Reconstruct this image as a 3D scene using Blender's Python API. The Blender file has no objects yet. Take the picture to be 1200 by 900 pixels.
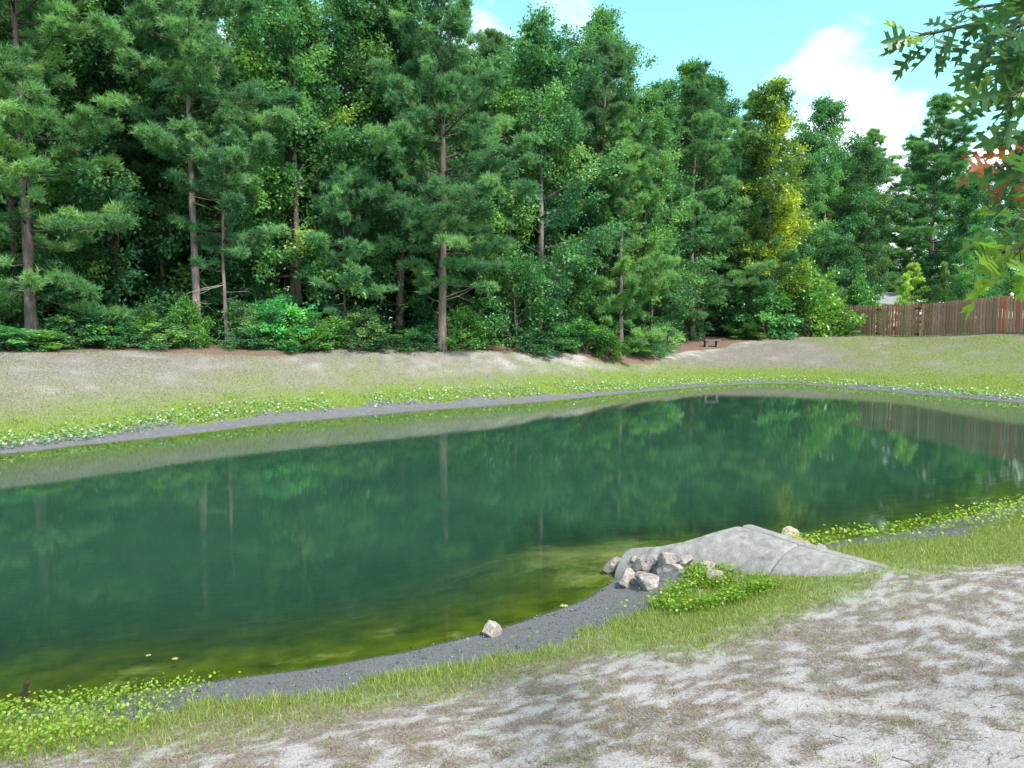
import bpy, bmesh, math, random
import numpy as np
from mathutils import Vector

# ------------------------------------------------------------------ camera, world, sun, exposure
SC = bpy.context.scene
COL = SC.collection
F = 901.0                                   # focal length in pixels of the 1200 px wide photograph
PITCH = math.atan(75 / F)
EYE = 3.0                                   # eye height above the water (z = 0)
cam_d = bpy.data.cameras.new('camera')
cam_d.sensor_width = 36.0
cam_d.lens = 36.0 * F / 1200.0
cam_d.clip_start = 0.05
cam_d.clip_end = 3000.0
cam = bpy.data.objects.new('camera', cam_d)
COL.objects.link(cam)
cam.location = (0, 0, EYE)
cam.rotation_euler = (math.pi / 2 - PITCH, 0, 0)
SC.camera = cam

SUN_EL, SUN_AZ = math.radians(52), math.radians(142)   # azimuth clockwise from +Y
sun_dir = Vector((math.sin(SUN_AZ) * math.cos(SUN_EL), math.cos(SUN_AZ) * math.cos(SUN_EL), math.sin(SUN_EL)))

world = bpy.data.worlds.new('World')
SC.world = world
world.use_nodes = True
wn, wl = world.node_tree.nodes, world.node_tree.links
wn.clear()
w_out = wn.new('ShaderNodeOutputWorld')
w_bg = wn.new('ShaderNodeBackground')
w_bg.inputs['Strength'].default_value = 0.145
w_sky = wn.new('ShaderNodeTexSky')
w_sky.sky_type = 'NISHITA'
w_sky.sun_disc = False
w_sky.sun_elevation = SUN_EL
w_sky.sun_rotation = SUN_AZ
w_sky.air_density = 1.0
w_sky.dust_density = 1.2
w_sky.ozone_density = 0.6
w_tint = wn.new('ShaderNodeMixRGB'); w_tint.blend_type = 'MULTIPLY'; w_tint.inputs[0].default_value = 1.0
w_tint.inputs[2].default_value = (0.72, 1.10, 0.80, 1)
w_tc = wn.new('ShaderNodeTexCoord')
w_map = wn.new('ShaderNodeMapping')
w_map.inputs['Location'].default_value = (3.1, 0.7, 0.2)
w_map.inputs['Scale'].default_value = (1.0, 1.0, 1.9)
w_n = wn.new('ShaderNodeTexNoise')
w_n.inputs['Scale'].default_value = 2.6
w_n.inputs['Detail'].default_value = 9.0
w_n.inputs['Roughness'].default_value = 0.52
w_n.inputs['Distortion'].default_value = 0.25
w_r = wn.new('ShaderNodeValToRGB')
w_r.color_ramp.elements[0].position = 0.50
w_r.color_ramp.elements[1].position = 0.64
w_mix = wn.new('ShaderNodeMixRGB')
w_mix.inputs[2].default_value = (6.4, 6.7, 6.8, 1)
wl.new(w_sky.outputs[0], w_tint.inputs[1])
wl.new(w_tc.outputs['Generated'], w_map.inputs[0])
wl.new(w_map.outputs[0], w_n.inputs['Vector'])
wl.new(w_n.outputs[0], w_r.inputs[0])
wl.new(w_r.outputs[0], w_mix.inputs[0])
wl.new(w_tint.outputs[0], w_mix.inputs[1])
wl.new(w_mix.outputs[0], w_bg.inputs['Color'])
wl.new(w_bg.outputs[0], w_out.inputs[0])

sun_l = bpy.data.lights.new('sun', 'SUN')
sun_l.energy = 2.7
sun_l.angle = math.radians(7)
sun_l.color = (1.0, 0.95, 0.88)
sun_o = bpy.data.objects.new('sun', sun_l)
COL.objects.link(sun_o)
sun_o.rotation_euler = (-sun_dir).to_track_quat('-Z', 'Y').to_euler()

SC.view_settings.view_transform = 'Standard'
SC.view_settings.look = 'None'
SC.view_settings.gamma = 1.0
SC.view_settings.use_curve_mapping = False
SC.view_settings.exposure = 1.38
SC.render.engine = 'CYCLES'
SC.cycles.use_denoising = True
SC.cycles.max_bounces = 7
SC.cycles.diffuse_bounces = 3
SC.cycles.glossy_bounces = 3
SC.cycles.transparent_max_bounces = 8

# ------------------------------------------------------------------ small helpers
SQ3 = math.sin(PITCH), math.cos(PITCH)

def ray(u, v):
    a, b = (u - 600) / F, (450 - v) / F
    return np.array([a, SQ3[1] + b * SQ3[0], -SQ3[0] + b * SQ3[1]])

def at_z(u, v, z):
    d = ray(u, v)
    t = (z - EYE) / d[2]
    return np.array([d[0] * t, d[1] * t, z])

def at_y(u, v, y):
    d = ray(u, v)
    t = y / d[1]
    return np.array([d[0] * t, y, EYE + d[2] * t])

def hash2(ix, iy, seed):
    h = (ix.astype(np.int64) * 374761393 + iy.astype(np.int64) * 668265263 + seed * 974711) & 0x7fffffff
    h = ((h ^ (h >> 13)) * 1274126177) & 0x7fffffff
    return ((h ^ (h >> 16)) & 0xffff) / 65535.0

def vnoise(x, y, seed=0):
    ix, iy = np.floor(x), np.floor(y)
    fx, fy = x - ix, y - iy
    fx, fy = fx * fx * (3 - 2 * fx), fy * fy * (3 - 2 * fy)
    a, b = hash2(ix, iy, seed), hash2(ix + 1, iy, seed)
    c, d = hash2(ix, iy + 1, seed), hash2(ix + 1, iy + 1, seed)
    return (a * (1 - fx) + b * fx) * (1 - fy) + (c * (1 - fx) + d * fx) * fy

def fbm(x, y, seed=0, octs=4):
    x, y = np.asarray(x, float), np.asarray(y, float)
    s, amp, tot = 0.0, 1.0, 0.0
    for k in range(octs):
        s = s + amp * vnoise(x * 2 ** k + 17.3 * k, y * 2 ** k - 9.1 * k, seed + k)
        tot += amp
        amp *= 0.5
    return s / tot

def sstep(a, b, x):
    t = np.clip((np.asarray(x, float) - a) / (b - a), 0, 1)
    return t * t * (3 - 2 * t)

def make_mesh(name, verts, faces, attrs=None, smooth=False):
    """verts (n,3), faces (m,3) or (m,4); attrs: dict of float point attributes"""
    me = bpy.data.meshes.new(name)
    v = np.ascontiguousarray(verts, dtype=np.float32)
    f = np.ascontiguousarray(faces, dtype=np.int32)
    k = f.shape[1]
    me.vertices.add(len(v)); me.vertices.foreach_set('co', v.ravel())
    me.loops.add(f.size); me.loops.foreach_set('vertex_index', f.ravel())
    me.polygons.add(len(f))
    me.polygons.foreach_set('loop_start', np.arange(0, f.size, k, dtype=np.int32))
    me.polygons.foreach_set('loop_total', np.full(len(f), k, dtype=np.int32))
    if smooth:
        me.polygons.foreach_set('use_smooth', np.ones(len(f), dtype=bool))
    for a, val in (attrs or {}).items():
        at = me.attributes.new(a, 'FLOAT', 'POINT')
        at.data.foreach_set('value', np.ascontiguousarray(val, dtype=np.float32))
    me.update()
    me.validate()
    return me

def link(name, me, mat=None, parent=None, loc=None, rot=None, scale=None):
    o = bpy.data.objects.new(name, me)
    COL.objects.link(o)
    if mat is not None and me is not None and len(me.materials) == 0:
        me.materials.append(mat)
    if parent is not None:
        o.parent = parent
    if loc is not None:
        o.location = loc
    if rot is not None:
        o.rotation_euler = rot
    if scale is not None:
        o.scale = scale
    return o

def tag(o, label=None, cat=None, group=None, kind=None):
    if label: o['label'] = label
    if cat: o['category'] = cat
    if group: o['group'] = group
    if kind: o['kind'] = kind
    return o

def thing(name, label, cat, loc=(0, 0, 0), rz=0.0, group=None, scale=1.0):
    o = bpy.data.objects.new(name, None)
    COL.objects.link(o)
    o.location = loc
    o.rotation_euler = (0, 0, rz)
    o.scale = (scale,) * 3 if not hasattr(scale, '__len__') else scale
    o.empty_display_size = 0.2
    return tag(o, label, cat, group)

def bm_mesh(name, bm, smooth=False):
    me = bpy.data.meshes.new(name)
    bm.normal_update()
    bm.to_mesh(me)
    bm.free()
    if smooth:
        for p in me.polygons: p.use_smooth = True
    return me

def box_bm(cx, cy, cz, sx, sy, sz, bevel=0.0, bm=None):
    own = bm is None
    bm = bm or bmesh.new()
    r = bmesh.ops.create_cube(bm, size=1.0)
    for v in r['verts']:
        v.co = Vector((cx + v.co.x * sx, cy + v.co.y * sy, cz + v.co.z * sz))
    if bevel and own:
        bmesh.ops.bevel(bm, geom=bm.edges[:], offset=bevel, segments=2, affect='EDGES')
    return bm

class Acc:
    """collects tubes as numpy triangles"""
    def __init__(s): s.v, s.f, s.n = [], [], 0
    def add(s, v, f):
        s.v.append(v); s.f.append(f + s.n); s.n += len(v)
    def tube(s, pts, rad, sides=6, cap=False):
        pts = np.asarray(pts, float); rad = np.asarray(rad, float)
        n = len(pts)
        tan = np.gradient(pts, axis=0)
        tan /= np.linalg.norm(tan, axis=1)[:, None] + 1e-9
        ref = np.array([0, 0, 1.0]) if abs(tan[0, 2]) < 0.8 else np.array([1.0, 0, 0])
        a = np.cross(tan, ref); a /= np.linalg.norm(a, axis=1)[:, None] + 1e-9
        b = np.cross(tan, a)
        th = np.arange(sides) * 2 * np.pi / sides
        ring = np.cos(th)[None, :, None] * a[:, None, :] + np.sin(th)[None, :, None] * b[:, None, :]
        v = (pts[:, None, :] + ring * rad[:, None, None]).reshape(-1, 3)
        i = np.arange(n - 1)[:, None] * sides
        j = np.arange(sides)[None, :]; k = (j + 1) % sides
        q0, q1, q2, q3 = (i + j).ravel(), (i + k).ravel(), (i + sides + k).ravel(), (i + sides + j).ravel()
        f = np.concatenate([np.stack([q0, q1, q2], 1), np.stack([q0, q2, q3], 1)])
        if cap:
            e = (n - 1) * sides
            f = np.concatenate([f, np.array([[e, e + m, e + m + 1] for m in range(1, sides - 1)])])
        s.add(v, f)
    def mesh(s, name, smooth=True):
        return make_mesh(name, np.concatenate(s.v), np.concatenate(s.f), smooth=smooth)

def unit(a):
    return a / (np.linalg.norm(a, axis=-1, keepdims=True) + 1e-9)

# ------------------------------------------------------------------ materials
def new_mat(name):
    m = bpy.data.materials.new(name)
    m.use_nodes = True
    nt = m.node_tree
    nt.nodes.clear()
    out = nt.nodes.new('ShaderNodeOutputMaterial')
    return m, nt.nodes, nt.links, out

def ramp(nodes, stops):
    r = nodes.new('ShaderNodeValToRGB')
    e = r.color_ramp.elements
    e[0].position, e[0].color = stops[0][0], (*stops[0][1], 1)
    e[1].position, e[1].color = stops[-1][0], (*stops[-1][1], 1)
    for p, c in stops[1:-1]:
        x = e.new(p); x.color = (*c, 1)
    return r

def leaf_mat(name, stops, trans=0.35, gloss=0.06, rough=0.45):
    m, n, l, out = new_mat(name)
    at = n.new('ShaderNodeAttribute'); at.attribute_name = 'var'
    r = ramp(n, stops); l.new(at.outputs['Fac'], r.inputs[0])
    oi = n.new('ShaderNodeObjectInfo')
    mu = n.new('ShaderNodeMixRGB'); mu.blend_type = 'MULTIPLY'; mu.inputs[0].default_value = 1.0
    l.new(r.outputs[0], mu.inputs[1]); l.new(oi.outputs['Color'], mu.inputs[2])
    d = n.new('ShaderNodeBsdfDiffuse'); t = n.new('ShaderNodeBsdfTranslucent'); g = n.new('ShaderNodeBsdfGlossy')
    g.inputs['Roughness'].default_value = rough
    g.inputs['Color'].default_value = (0.9, 1.0, 0.95, 1)
    l.new(mu.outputs[0], d.inputs[0])
    hs = n.new('ShaderNodeMixRGB'); hs.blend_type = 'MULTIPLY'; hs.inputs[0].default_value = 1.0
    hs.inputs[2].default_value = (1.25, 1.3, 0.6, 1)
    l.new(mu.outputs[0], hs.inputs[1]); l.new(hs.outputs[0], t.inputs[0])
    m1 = n.new('ShaderNodeMixShader'); m1.inputs[0].default_value = trans
    l.new(d.outputs[0], m1.inputs[1]); l.new(t.outputs[0], m1.inputs[2])
    m2 = n.new('ShaderNodeMixShader'); m2.inputs[0].default_value = gloss
    l.new(m1.outputs[0], m2.inputs[1]); l.new(g.outputs[0], m2.inputs[2])
    l.new(m2.outputs[0], out.inputs[0])
    return m

def noise_mat(name, stops, scale=8.0, detail=6.0, rough=0.85, bump=0.3, bump_dist=0.01, stretch=(1, 1, 1), tint=False, spec=0.3, bscale=None):
    m, n, l, out = new_mat(name)
    tc = n.new('ShaderNodeTexCoord'); mp = n.new('ShaderNodeMapping'); mp.inputs['Scale'].default_value = stretch
    l.new(tc.outputs['Object'], mp.inputs[0])
    nz = n.new('ShaderNodeTexNoise'); nz.inputs['Scale'].default_value = scale; nz.inputs['Detail'].default_value = detail
    nz.inputs['Roughness'].default_value = 0.72 if name == 'weathered_concrete' else 0.65
    l.new(mp.outputs[0], nz.inputs['Vector'])
    r = ramp(n, stops); l.new(nz.outputs[0], r.inputs[0])
    p = n.new('ShaderNodeBsdfPrincipled'); p.inputs['Roughness'].default_value = rough
    p.inputs['Specular IOR Level'].default_value = spec
    src = r.outputs[0]
    if tint:
        oi = n.new('ShaderNodeObjectInfo'); mu = n.new('ShaderNodeMixRGB'); mu.blend_type = 'MULTIPLY'; mu.inputs[0].default_value = 1.0
        l.new(src, mu.inputs[1]); l.new(oi.outputs['Color'], mu.inputs[2]); src = mu.outputs[0]
    l.new(src, p.inputs['Base Color'])
    if bump:
        b = n.new('ShaderNodeBump'); b.inputs['Strength'].default_value = bump; b.inputs['Distance'].default_value = bump_dist
        nb = nz
        if bscale:
            nb = n.new('ShaderNodeTexNoise'); nb.inputs['Scale'].default_value = bscale; nb.inputs['Detail'].default_value = 8
            l.new(mp.outputs[0], nb.inputs['Vector'])
        l.new(nb.outputs[0], b.inputs['Height']); l.new(b.outputs[0], p.inputs['Normal'])
    l.new(p.outputs[0], out.inputs[0])
    return m

M = {}
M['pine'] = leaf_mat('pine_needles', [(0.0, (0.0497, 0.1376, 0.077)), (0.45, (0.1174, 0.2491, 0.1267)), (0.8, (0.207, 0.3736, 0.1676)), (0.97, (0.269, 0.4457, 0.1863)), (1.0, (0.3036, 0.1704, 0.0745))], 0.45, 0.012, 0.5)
M['broad'] = leaf_mat('broad_leaves', [(0.0, (0.0449, 0.1376, 0.0704)), (0.5, (0.0982, 0.236, 0.1032)), (0.85, (0.1753, 0.3474, 0.1231)), (1.0, (0.2666, 0.426, 0.1114))], 0.45, 0.02, 0.5)
M['bright'] = leaf_mat('bright_leaves', [(0.0, (0.0578, 0.1575, 0.0473)), (0.6, (0.105, 0.2415, 0.0578)), (1.0, (0.1995, 0.336, 0.063))], 0.45, 0.04, 0.4)
M['yellow'] = leaf_mat('yellowing_leaves', [(0.0, (0.060, 0.140, 0.040)), (0.45, (0.120, 0.200, 0.040)), (0.62, (0.260, 0.360, 0.040)), (1.0, (0.520, 0.540, 0.060))], 0.40, 0.04, 0.4)
M['oak'] = leaf_mat('oak_leaves', [(0.0, (0.022, 0.075, 0.035)), (0.5, (0.060, 0.140, 0.040)), (0.75, (0.13, 0.23, 0.03)), (0.9, (0.20, 0.29, 0.03)), (1.0, (0.22, 0.062, 0.022))], 0.5, 0.03, 0.35)
M['grass'] = leaf_mat('grass_blades', [(0.0, (0.090, 0.150, 0.025)), (0.5, (0.190, 0.260, 0.040)), (0.8, (0.310, 0.330, 0.070)), (1.0, (0.400, 0.350, 0.150))], 0.35, 0.03, 0.5)
M['dry'] = leaf_mat('dry_grass_blades', [(0.0, (0.080, 0.048, 0.040)), (0.4, (0.190, 0.128, 0.100)), (0.75, (0.320, 0.245, 0.185)), (0.9, (0.22, 0.25, 0.07)), (1.0, (0.450, 0.380, 0.300))], 0.25, 0.02, 0.6)
M['water_plant'] = leaf_mat('water_plant_leaves', [(0.0, (0.085, 0.170, 0.016)), (0.5, (0.185, 0.300, 0.026)), (0.8, (0.310, 0.390, 0.035)), (0.93, (0.400, 0.470, 0.160)), (0.97, (0.60, 0.46, 0.03)), (1.0, (0.60, 0.46, 0.03))], 0.42, 0.03, 0.4)
M['shore_plant'] = leaf_mat('shore_plant_leaves', [(0.0, (0.060, 0.160, 0.050)), (0.4, (0.150, 0.290, 0.090)), (0.75, (0.300, 0.440, 0.220)), (1.0, (0.520, 0.590, 0.420))], 0.35, 0.10, 0.35)
M['bark'] = noise_mat('pine_bark', [(0.30, (0.085, 0.060, 0.055)), (0.5, (0.190, 0.140, 0.130)), (0.72, (0.320, 0.255, 0.240))], 9, 6, 0.9, 0.8, 0.03, (1, 1, 0.25), True)
M['twigwood'] = noise_mat('branch_bark', [(0.3, (0.035, 0.027, 0.024)), (0.7, (0.11, 0.085, 0.075))], 14, 4, 0.9, 0.2, 0.01, (1, 1, 1), True)
M['deadwood'] = noise_mat('dead_branch_wood', [(0.3, (0.20, 0.16, 0.14)), (0.7, (0.38, 0.33, 0.30))], 14, 4, 0.9, 0.2, 0.01)
M['concrete'] = noise_mat('weathered_concrete', [(0.27, (0.085, 0.074, 0.070)), (0.42, (0.185, 0.168, 0.166)), (0.58, (0.260, 0.240, 0.244)), (0.74, (0.39, 0.365, 0.378))], 9.0, 15, 0.9, 0.55, 0.012, (1, 1, 1), False, 0.25, 55)
M['rock'] = noise_mat('pale_granite', [(0.30, (0.11, 0.095, 0.092)), (0.47, (0.29, 0.262, 0.258)), (0.68, (0.50, 0.465, 0.458))], 6, 10, 0.9, 0.6, 0.012, (1, 1, 1), True, 0.3, 30)
M['white'] = noise_mat('white_paint', [(0.3, (0.72, 0.72, 0.70)), (0.7, (0.82, 0.82, 0.80))], 5, 3, 0.6, 0.05)
M['roof'] = noise_mat('grey_shingle', [(0.3, (0.16, 0.165, 0.18)), (0.7, (0.27, 0.275, 0.29))], 4, 8, 0.9, 0.3, 0.02, (1, 1, 6))
M['siding'] = noise_mat('house_siding', [(0.3, (0.40, 0.38, 0.34)), (0.7, (0.48, 0.46, 0.42))], 3, 4, 0.8, 0.1)
M['fence_wood'] = noise_mat('fence_wood', [(0.25, (0.235, 0.118, 0.088)), (0.5, (0.400, 0.225, 0.172)), (0.8, (0.520, 0.345, 0.280))], 3.5, 8, 0.85, 0.3, 0.006, (7, 7, 0.8), True)
M['red_wood'] = noise_mat('red_stained_wood', [(0.25, (0.46, 0.095, 0.085)), (0.8, (0.60, 0.185, 0.170))], 3.5, 6, 0.8, 0.2, 0.004, (7, 7, 0.8), True)
M['iron'] = noise_mat('black_iron', [(0.3, (0.012, 0.012, 0.012)), (0.7, (0.03, 0.03, 0.03))], 10, 2, 0.5, 0.05)
M['stump'] = noise_mat('rotten_stump', [(0.35, (0.008, 0.007, 0.006)), (0.55, (0.035, 0.024, 0.017)), (0.75, (0.17, 0.11, 0.07))], 12, 8, 0.8, 0.8, 0.02, (1, 1, 0.3))
M['glass'] = noise_mat('window_glass', [(0.3, (0.03, 0.04, 0.05)), (0.7, (0.05, 0.06, 0.07))], 2, 2, 0.1, 0)

# ------------------------------------------------------------------ terrain: shoreline, signed distance, heights
near_px = [(0, 838), (95, 824), (180, 811), (330, 790), (480, 766), (560, 746), (640, 722), (700, 698), (728, 680), (752, 662), (800, 650), (870, 644), (940, 641), (1000, 632), (1060, 624), (1100, 613), (1150, 602), (1200, 591)]
far_px = [(1200, 472), (1130, 466), (1060, 460), (1000, 455), (920, 449), (850, 451), (800, 455), (740, 460), (640, 470), (560, 476), (480, 482), (400, 489), (330, 495), (250, 505), (150, 516), (80, 523), (0, 532)]
ctrl = [tuple(at_z(u, v, 0)[:2]) for u, v in near_px]
ctrl += [(11.5, 14.6), (16.0, 18.2), (19.2, 22.5), (19.6, 25.6)]
ctrl += [tuple(at_z(u, v, 0)[:2]) for u, v in far_px]
ctrl += [(-16, 13.6), (-21, 10.5), (-25, 6), (-23, 2), (-16, 1.6), (-9.5, 3.1)]
ctrl = np.array(ctrl)

def catmull(P, k=8):
    out = []
    n = len(P)
    for i in range(n):
        p0, p1, p2, p3 = P[i - 1], P[i], P[(i + 1) % n], P[(i + 2) % n]
        for t in np.arange(k) / k:
            out.append(0.5 * ((2 * p1) + (-p0 + p2) * t + (2 * p0 - 5 * p1 + 4 * p2 - p3) * t * t + (-p0 + 3 * p1 - 3 * p2 + p3) * t ** 3))
    return np.array(out)
SHORE = catmull(ctrl, 6)

GX0, GY0, GS, GNX, GNY = -45.0, -14.0, 0.2, 500, 440
gx, gy = np.meshgrid(GX0 + np.arange(GNX) * GS, GY0 + np.arange(GNY) * GS)
_d2 = np.full(gx.shape, 1e9); _in = np.zeros(gx.shape, bool)
for i in range(len(SHORE)):
    a, b = SHORE[i], SHORE[(i + 1) % len(SHORE)]
    e = b - a
    t = np.clip(((gx - a[0]) * e[0] + (gy - a[1]) * e[1]) / (e @ e + 1e-12), 0, 1)
    _d2 = np.minimum(_d2, (gx - a[0] - t * e[0]) ** 2 + (gy - a[1] - t * e[1]) ** 2)
    c = ((a[1] > gy) != (b[1] > gy))
    if a[1] != b[1]:
        _in ^= c & (gx < (b[0] - a[0]) * (gy - a[1]) / (b[1] - a[1]) + a[0])
SD = np.sqrt(_d2) * np.where(_in, -1, 1)

def sdist(x, y):
    x, y = np.asarray(x, float), np.asarray(y, float)
    fx, fy = np.clip((x - GX0) / GS, 0, GNX - 1.001), np.clip((y - GY0) / GS, 0, GNY - 1.001)
    ix, iy = fx.astype(int), fy.astype(int)
    fx, fy = fx - ix, fy - iy
    s = (SD[iy, ix] * (1 - fx) + SD[iy, ix + 1] * fx) * (1 - fy) + (SD[iy + 1, ix] * (1 - fx) + SD[iy + 1, ix + 1] * fx) * fy
    ox = np.maximum(0, np.maximum(GX0 - x, x - (GX0 + GS * GNX)))
    oy = np.maximum(0, np.maximum(GY0 - y, y - (GY0 + GS * GNY)))
    return s + np.hypot(ox, oy)

def table(xs, zs, win=0.35):
    X = np.arange(-20, 120, 0.05)
    Z = np.interp(X, xs, zs)
    k = int(win / 0.05); ker = np.hanning(2 * k + 1); ker /= ker.sum()
    return X, np.convolve(np.pad(Z, k, mode='edge'), ker, mode='valid')
UWX, UWZ = [-12, -7, -4, -2.2, -1, 0], [-1.9, -1.5, -0.9, -0.42, -0.15, 0]
TN = table(UWX + [0.45, 0.9, 2, 4, 7, 12, 30, 100], UWZ + [0.09, 0.22, 0.48, 0.92, 1.45, 1.75, 2.0, 2.3])
TA = table(UWX + [0.6, 1.2, 2, 4.8, 6.5, 10, 40, 100], UWZ + [0.07, 0.24, 0.55, 1.68, 1.97, 2.1, 2.4, 2.6])
TB = table(UWX + [0.6, 1.2, 5, 9, 12, 16, 40, 100], UWZ + [0.05, 0.20, 0.80, 1.42, 1.8, 2.0, 2.4, 2.6])

def far_w(x, y):
    return sstep(9, 17, y - 0.28 * x + 0.0 * y)

def sdn(x, y):
    return sdist(x, y) + 0.16 * (fbm(np.asarray(x) * 0.9, np.asarray(y) * 0.9, 5, 4) - 0.5)

def gh(x, y):
    x, y = np.asarray(x, float), np.asarray(y, float)
    s = sdn(x, y)
    n, a, b = np.interp(s, *TN), np.interp(s, *TA), np.interp(s, *TB)
    wb = sstep(3, 13, x)
    z = n * (1 - far_w(x, y)) + (a * (1 - wb) + b * wb) * far_w(x, y)
    out = sstep(0.4, 3, s)
    z = z + 0.5 * sstep(21, 26.5, x) * sstep(50, 40, y) * sstep(3, 10, s)
    z = z + out * (0.10 * (fbm(x * 0.5, y * 0.5, 11, 4) - 0.5) + 0.035 * (fbm(x * 2.7, y * 2.7, 13, 3) - 0.5) + 0.020 * (fbm(x * 8, y * 8, 15, 3) - 0.5))
    # outwash shoal in front of the culvert mouth
    sh = np.exp(-(((x - 0.85) / 1.15) ** 2 + ((y - 10.2) / 1.3) ** 2))
    z = z + (-0.13 - z) * 0.80 * sh * sstep(-0.15, -0.7, s) * (0.7 + 0.6 * (fbm(x * 1.6, y * 1.6, 77, 4) - 0.5) * 2)
    z = z + 0.14 * np.exp(-(((x - 1.8) / 0.42) ** 2 + ((y - 8.2) / 0.32) ** 2))
    z = z + np.where(s < 0, 0.10 * (fbm(x * 0.8, y * 0.8, 21, 4) - 0.5) * sstep(0, -2.0, s), 0)
    return z

def ground_pt(u, v):
    """where the line of sight through a photograph pixel meets the ground or the water"""
    d = ray(u, v)
    t = np.linspace(1.5, 90, 6000)
    X, Y, Z = d[0] * t, d[1] * t, EYE + d[2] * t
    hit = np.nonzero(Z <= np.maximum(gh(X, Y), 0))[0]
    i = hit[0] if len(hit) else len(t) - 1
    return np.array([X[i], Y[i], Z[i]])

# zones used both by the ground material and by the grass
LINE_U = [-300, 0, 100, 200, 300, 400, 520, 640, 760, 815, 870, 1000, 1250]
LINE_D = [22.5, 24.2, 25.6, 27.0, 28.3, 29.7, 31.8, 34.5, 38.0, 44, 48.0, 52, 54]
def tree_d(u): return np.interp(u, LINE_U, LINE_D)
def past_line(x, y):
    u = 600 + F * x / np.maximum(y, 1.0)
    return (y - tree_d(u)) * sstep(1060, 985, u) - 30 * sstep(985, 1060, u)

def zones(x, y):
    s = sdn(x, y)
    fw = far_w(x, y)
    n4 = fbm(x * 13, y * 13, 47, 2)
    n1, n2, n3 = fbm(x * 0.7, y * 0.7, 31, 4), fbm(x * 2.3, y * 2.3, 37, 4), fbm(x * 6, y * 6, 41, 3)
    right = sstep(2.5, 6.0, x) * (1 - fw)
    mudw = np.where(fw > 0.5, 0.70 + 0.22 * sstep(2, -4, x) + 0.55 * (n1 - 0.5) * 2 - 0.18 * sstep(4, 9, x) + 0.3 * sstep(14, 18, x), 0.82 + 0.50 * (n1 - 0.5) * 2)
    mudw = mudw - 0.55 * sstep(-2.9, -3.9, x) * (1 - fw)
    mud = sstep(mudw + 0.15, mudw - 0.12, s + 0.6 * (n2 - 0.5) + 0.3 * (n3 - 0.5))
    # green: lush at the mud's edge, thinning up the bank
    gn = sstep(2.2, 0.9, s + 1.2 * (n1 - 0.5) + 0.9 * (n2 - 0.5)) * 0.66 + 0.32 * sstep(4.6, 1.2, s) * sstep(0.40, 0.62, n2) + 0.95 * right * sstep(3.6, 1.4, s + 1.2 * (n1 - 0.5)) + 0.22 * right * sstep(6, 3, s)
    gn = gn + 0.75 * sstep(0.6, 1.6, x) * sstep(2.9, 1.5, s + 1.0 * (n2 - 0.5)) + 0.55 * np.exp(-(((x - 3.0) / 1.1) ** 2 + ((y - 7.1) / 0.7) ** 2)) * sstep(0.3, 0.55, n2 + 0.1)
    wb = sstep(4, 15, x)
    band = sstep(3.4 + 2 * wb, 1.2, s + 1.6 * (n1 - 0.5) + 1.6 * (n2 - 0.5))
    gf = np.maximum(band, 0.36 * sstep(6.0, 2.0, s) + 0.10 + 0.40 * wb * sstep(16, 20, x) + 0.5 * (n1 - 0.5) + 0.3 * (n2 - 0.5))
    green = np.clip(gn * (1 - fw) + gf * fw, 0, 1)
    pl = past_line(x, y)
    straw = fw * sstep(-1.1, -0.3, pl + 1.6 * (n1 - 0.5) - 0.7 * sstep(-9, -7, x) * sstep(4.5, 2, x))
    # dry grass cover of the sand (0 bare sand, 1 full cover)
    cn = 0.60 + 0.5 * (n1 - 0.5) + 0.7 * (n2 - 0.5) + 1.4 * (n3 - 0.5) + 2.0 * (n4 - 0.5) - 0.30 * sstep(2.5, 6.0, s) + 0.30 * sstep(2.6, 1.2, s) + 0.40 * right * sstep(5.5, 3, s)
    cn = cn - 0.5 * sstep(1.6, 2.6, x) * sstep(3.8, 2.9, y)
    cf = 1.02 + 0.8 * (n1 - 0.5) + 0.8 * (n2 - 0.5) - 0.36 * sstep(-3.4, -1.6, pl + 1.5 * (n1 - 0.5)) * (0.45 + 0.55 * sstep(-3, 1, x)) * (1 - sstep(20, 24, x))
    cover = np.clip(cn * (1 - fw) + cf * fw, 0, 1)
    return s, fw, mud, green, straw, cover

def axis(segments):
    out = [segments[0][0]]
    for a, b, st in segments:
        n = max(1, int(round((b - a) / st)))
        out += list(a + (b - a) * (np.arange(n) + 1) / n)
    return np.array(out)
AX = axis([(-1500, -300, 300), (-300, -50, 25), (-50, -12, 0.6), (-12, -5, 0.16), (-5, 9, 0.075), (9, 16, 0.15), (16, 32, 0.25), (32, 60, 1.2), (60, 300, 20), (300, 1500, 300)])
AY = axis([(-900, -100, 200), (-100, -8, 8), (-8, 1.5, 0.5), (1.5, 13, 0.08), (13, 38, 0.24), (38, 56, 0.4), (56, 100, 2), (100, 300, 20), (300, 2400, 300)])
mx, my = np.meshgrid(AX, AY)
mz = gh(mx, my)
fx_, fy_ = mx.ravel(), my.ravel()
s_, fw_, mud_, green_, straw_, cover_ = zones(fx_, fy_)
nx, ny = len(AX), len(AY)
ii = (np.arange(ny - 1)[:, None] * nx + np.arange(nx - 1)[None, :]).ravel()
gfaces = np.stack([ii, ii + 1, ii + nx + 1, ii + nx], 1)
gm = make_mesh('ground', np.stack([fx_, fy_, mz.ravel()], 1), gfaces,
               dict(mud=mud_, green=green_, straw=straw_, cover=cover_, sd=s_, farside=fw_,
                    shoal=np.exp(-(((fx_ - 0.95) / 1.1) ** 2 + ((fy_ - 10.4) / 1.2) ** 2))), smooth=True)

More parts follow.
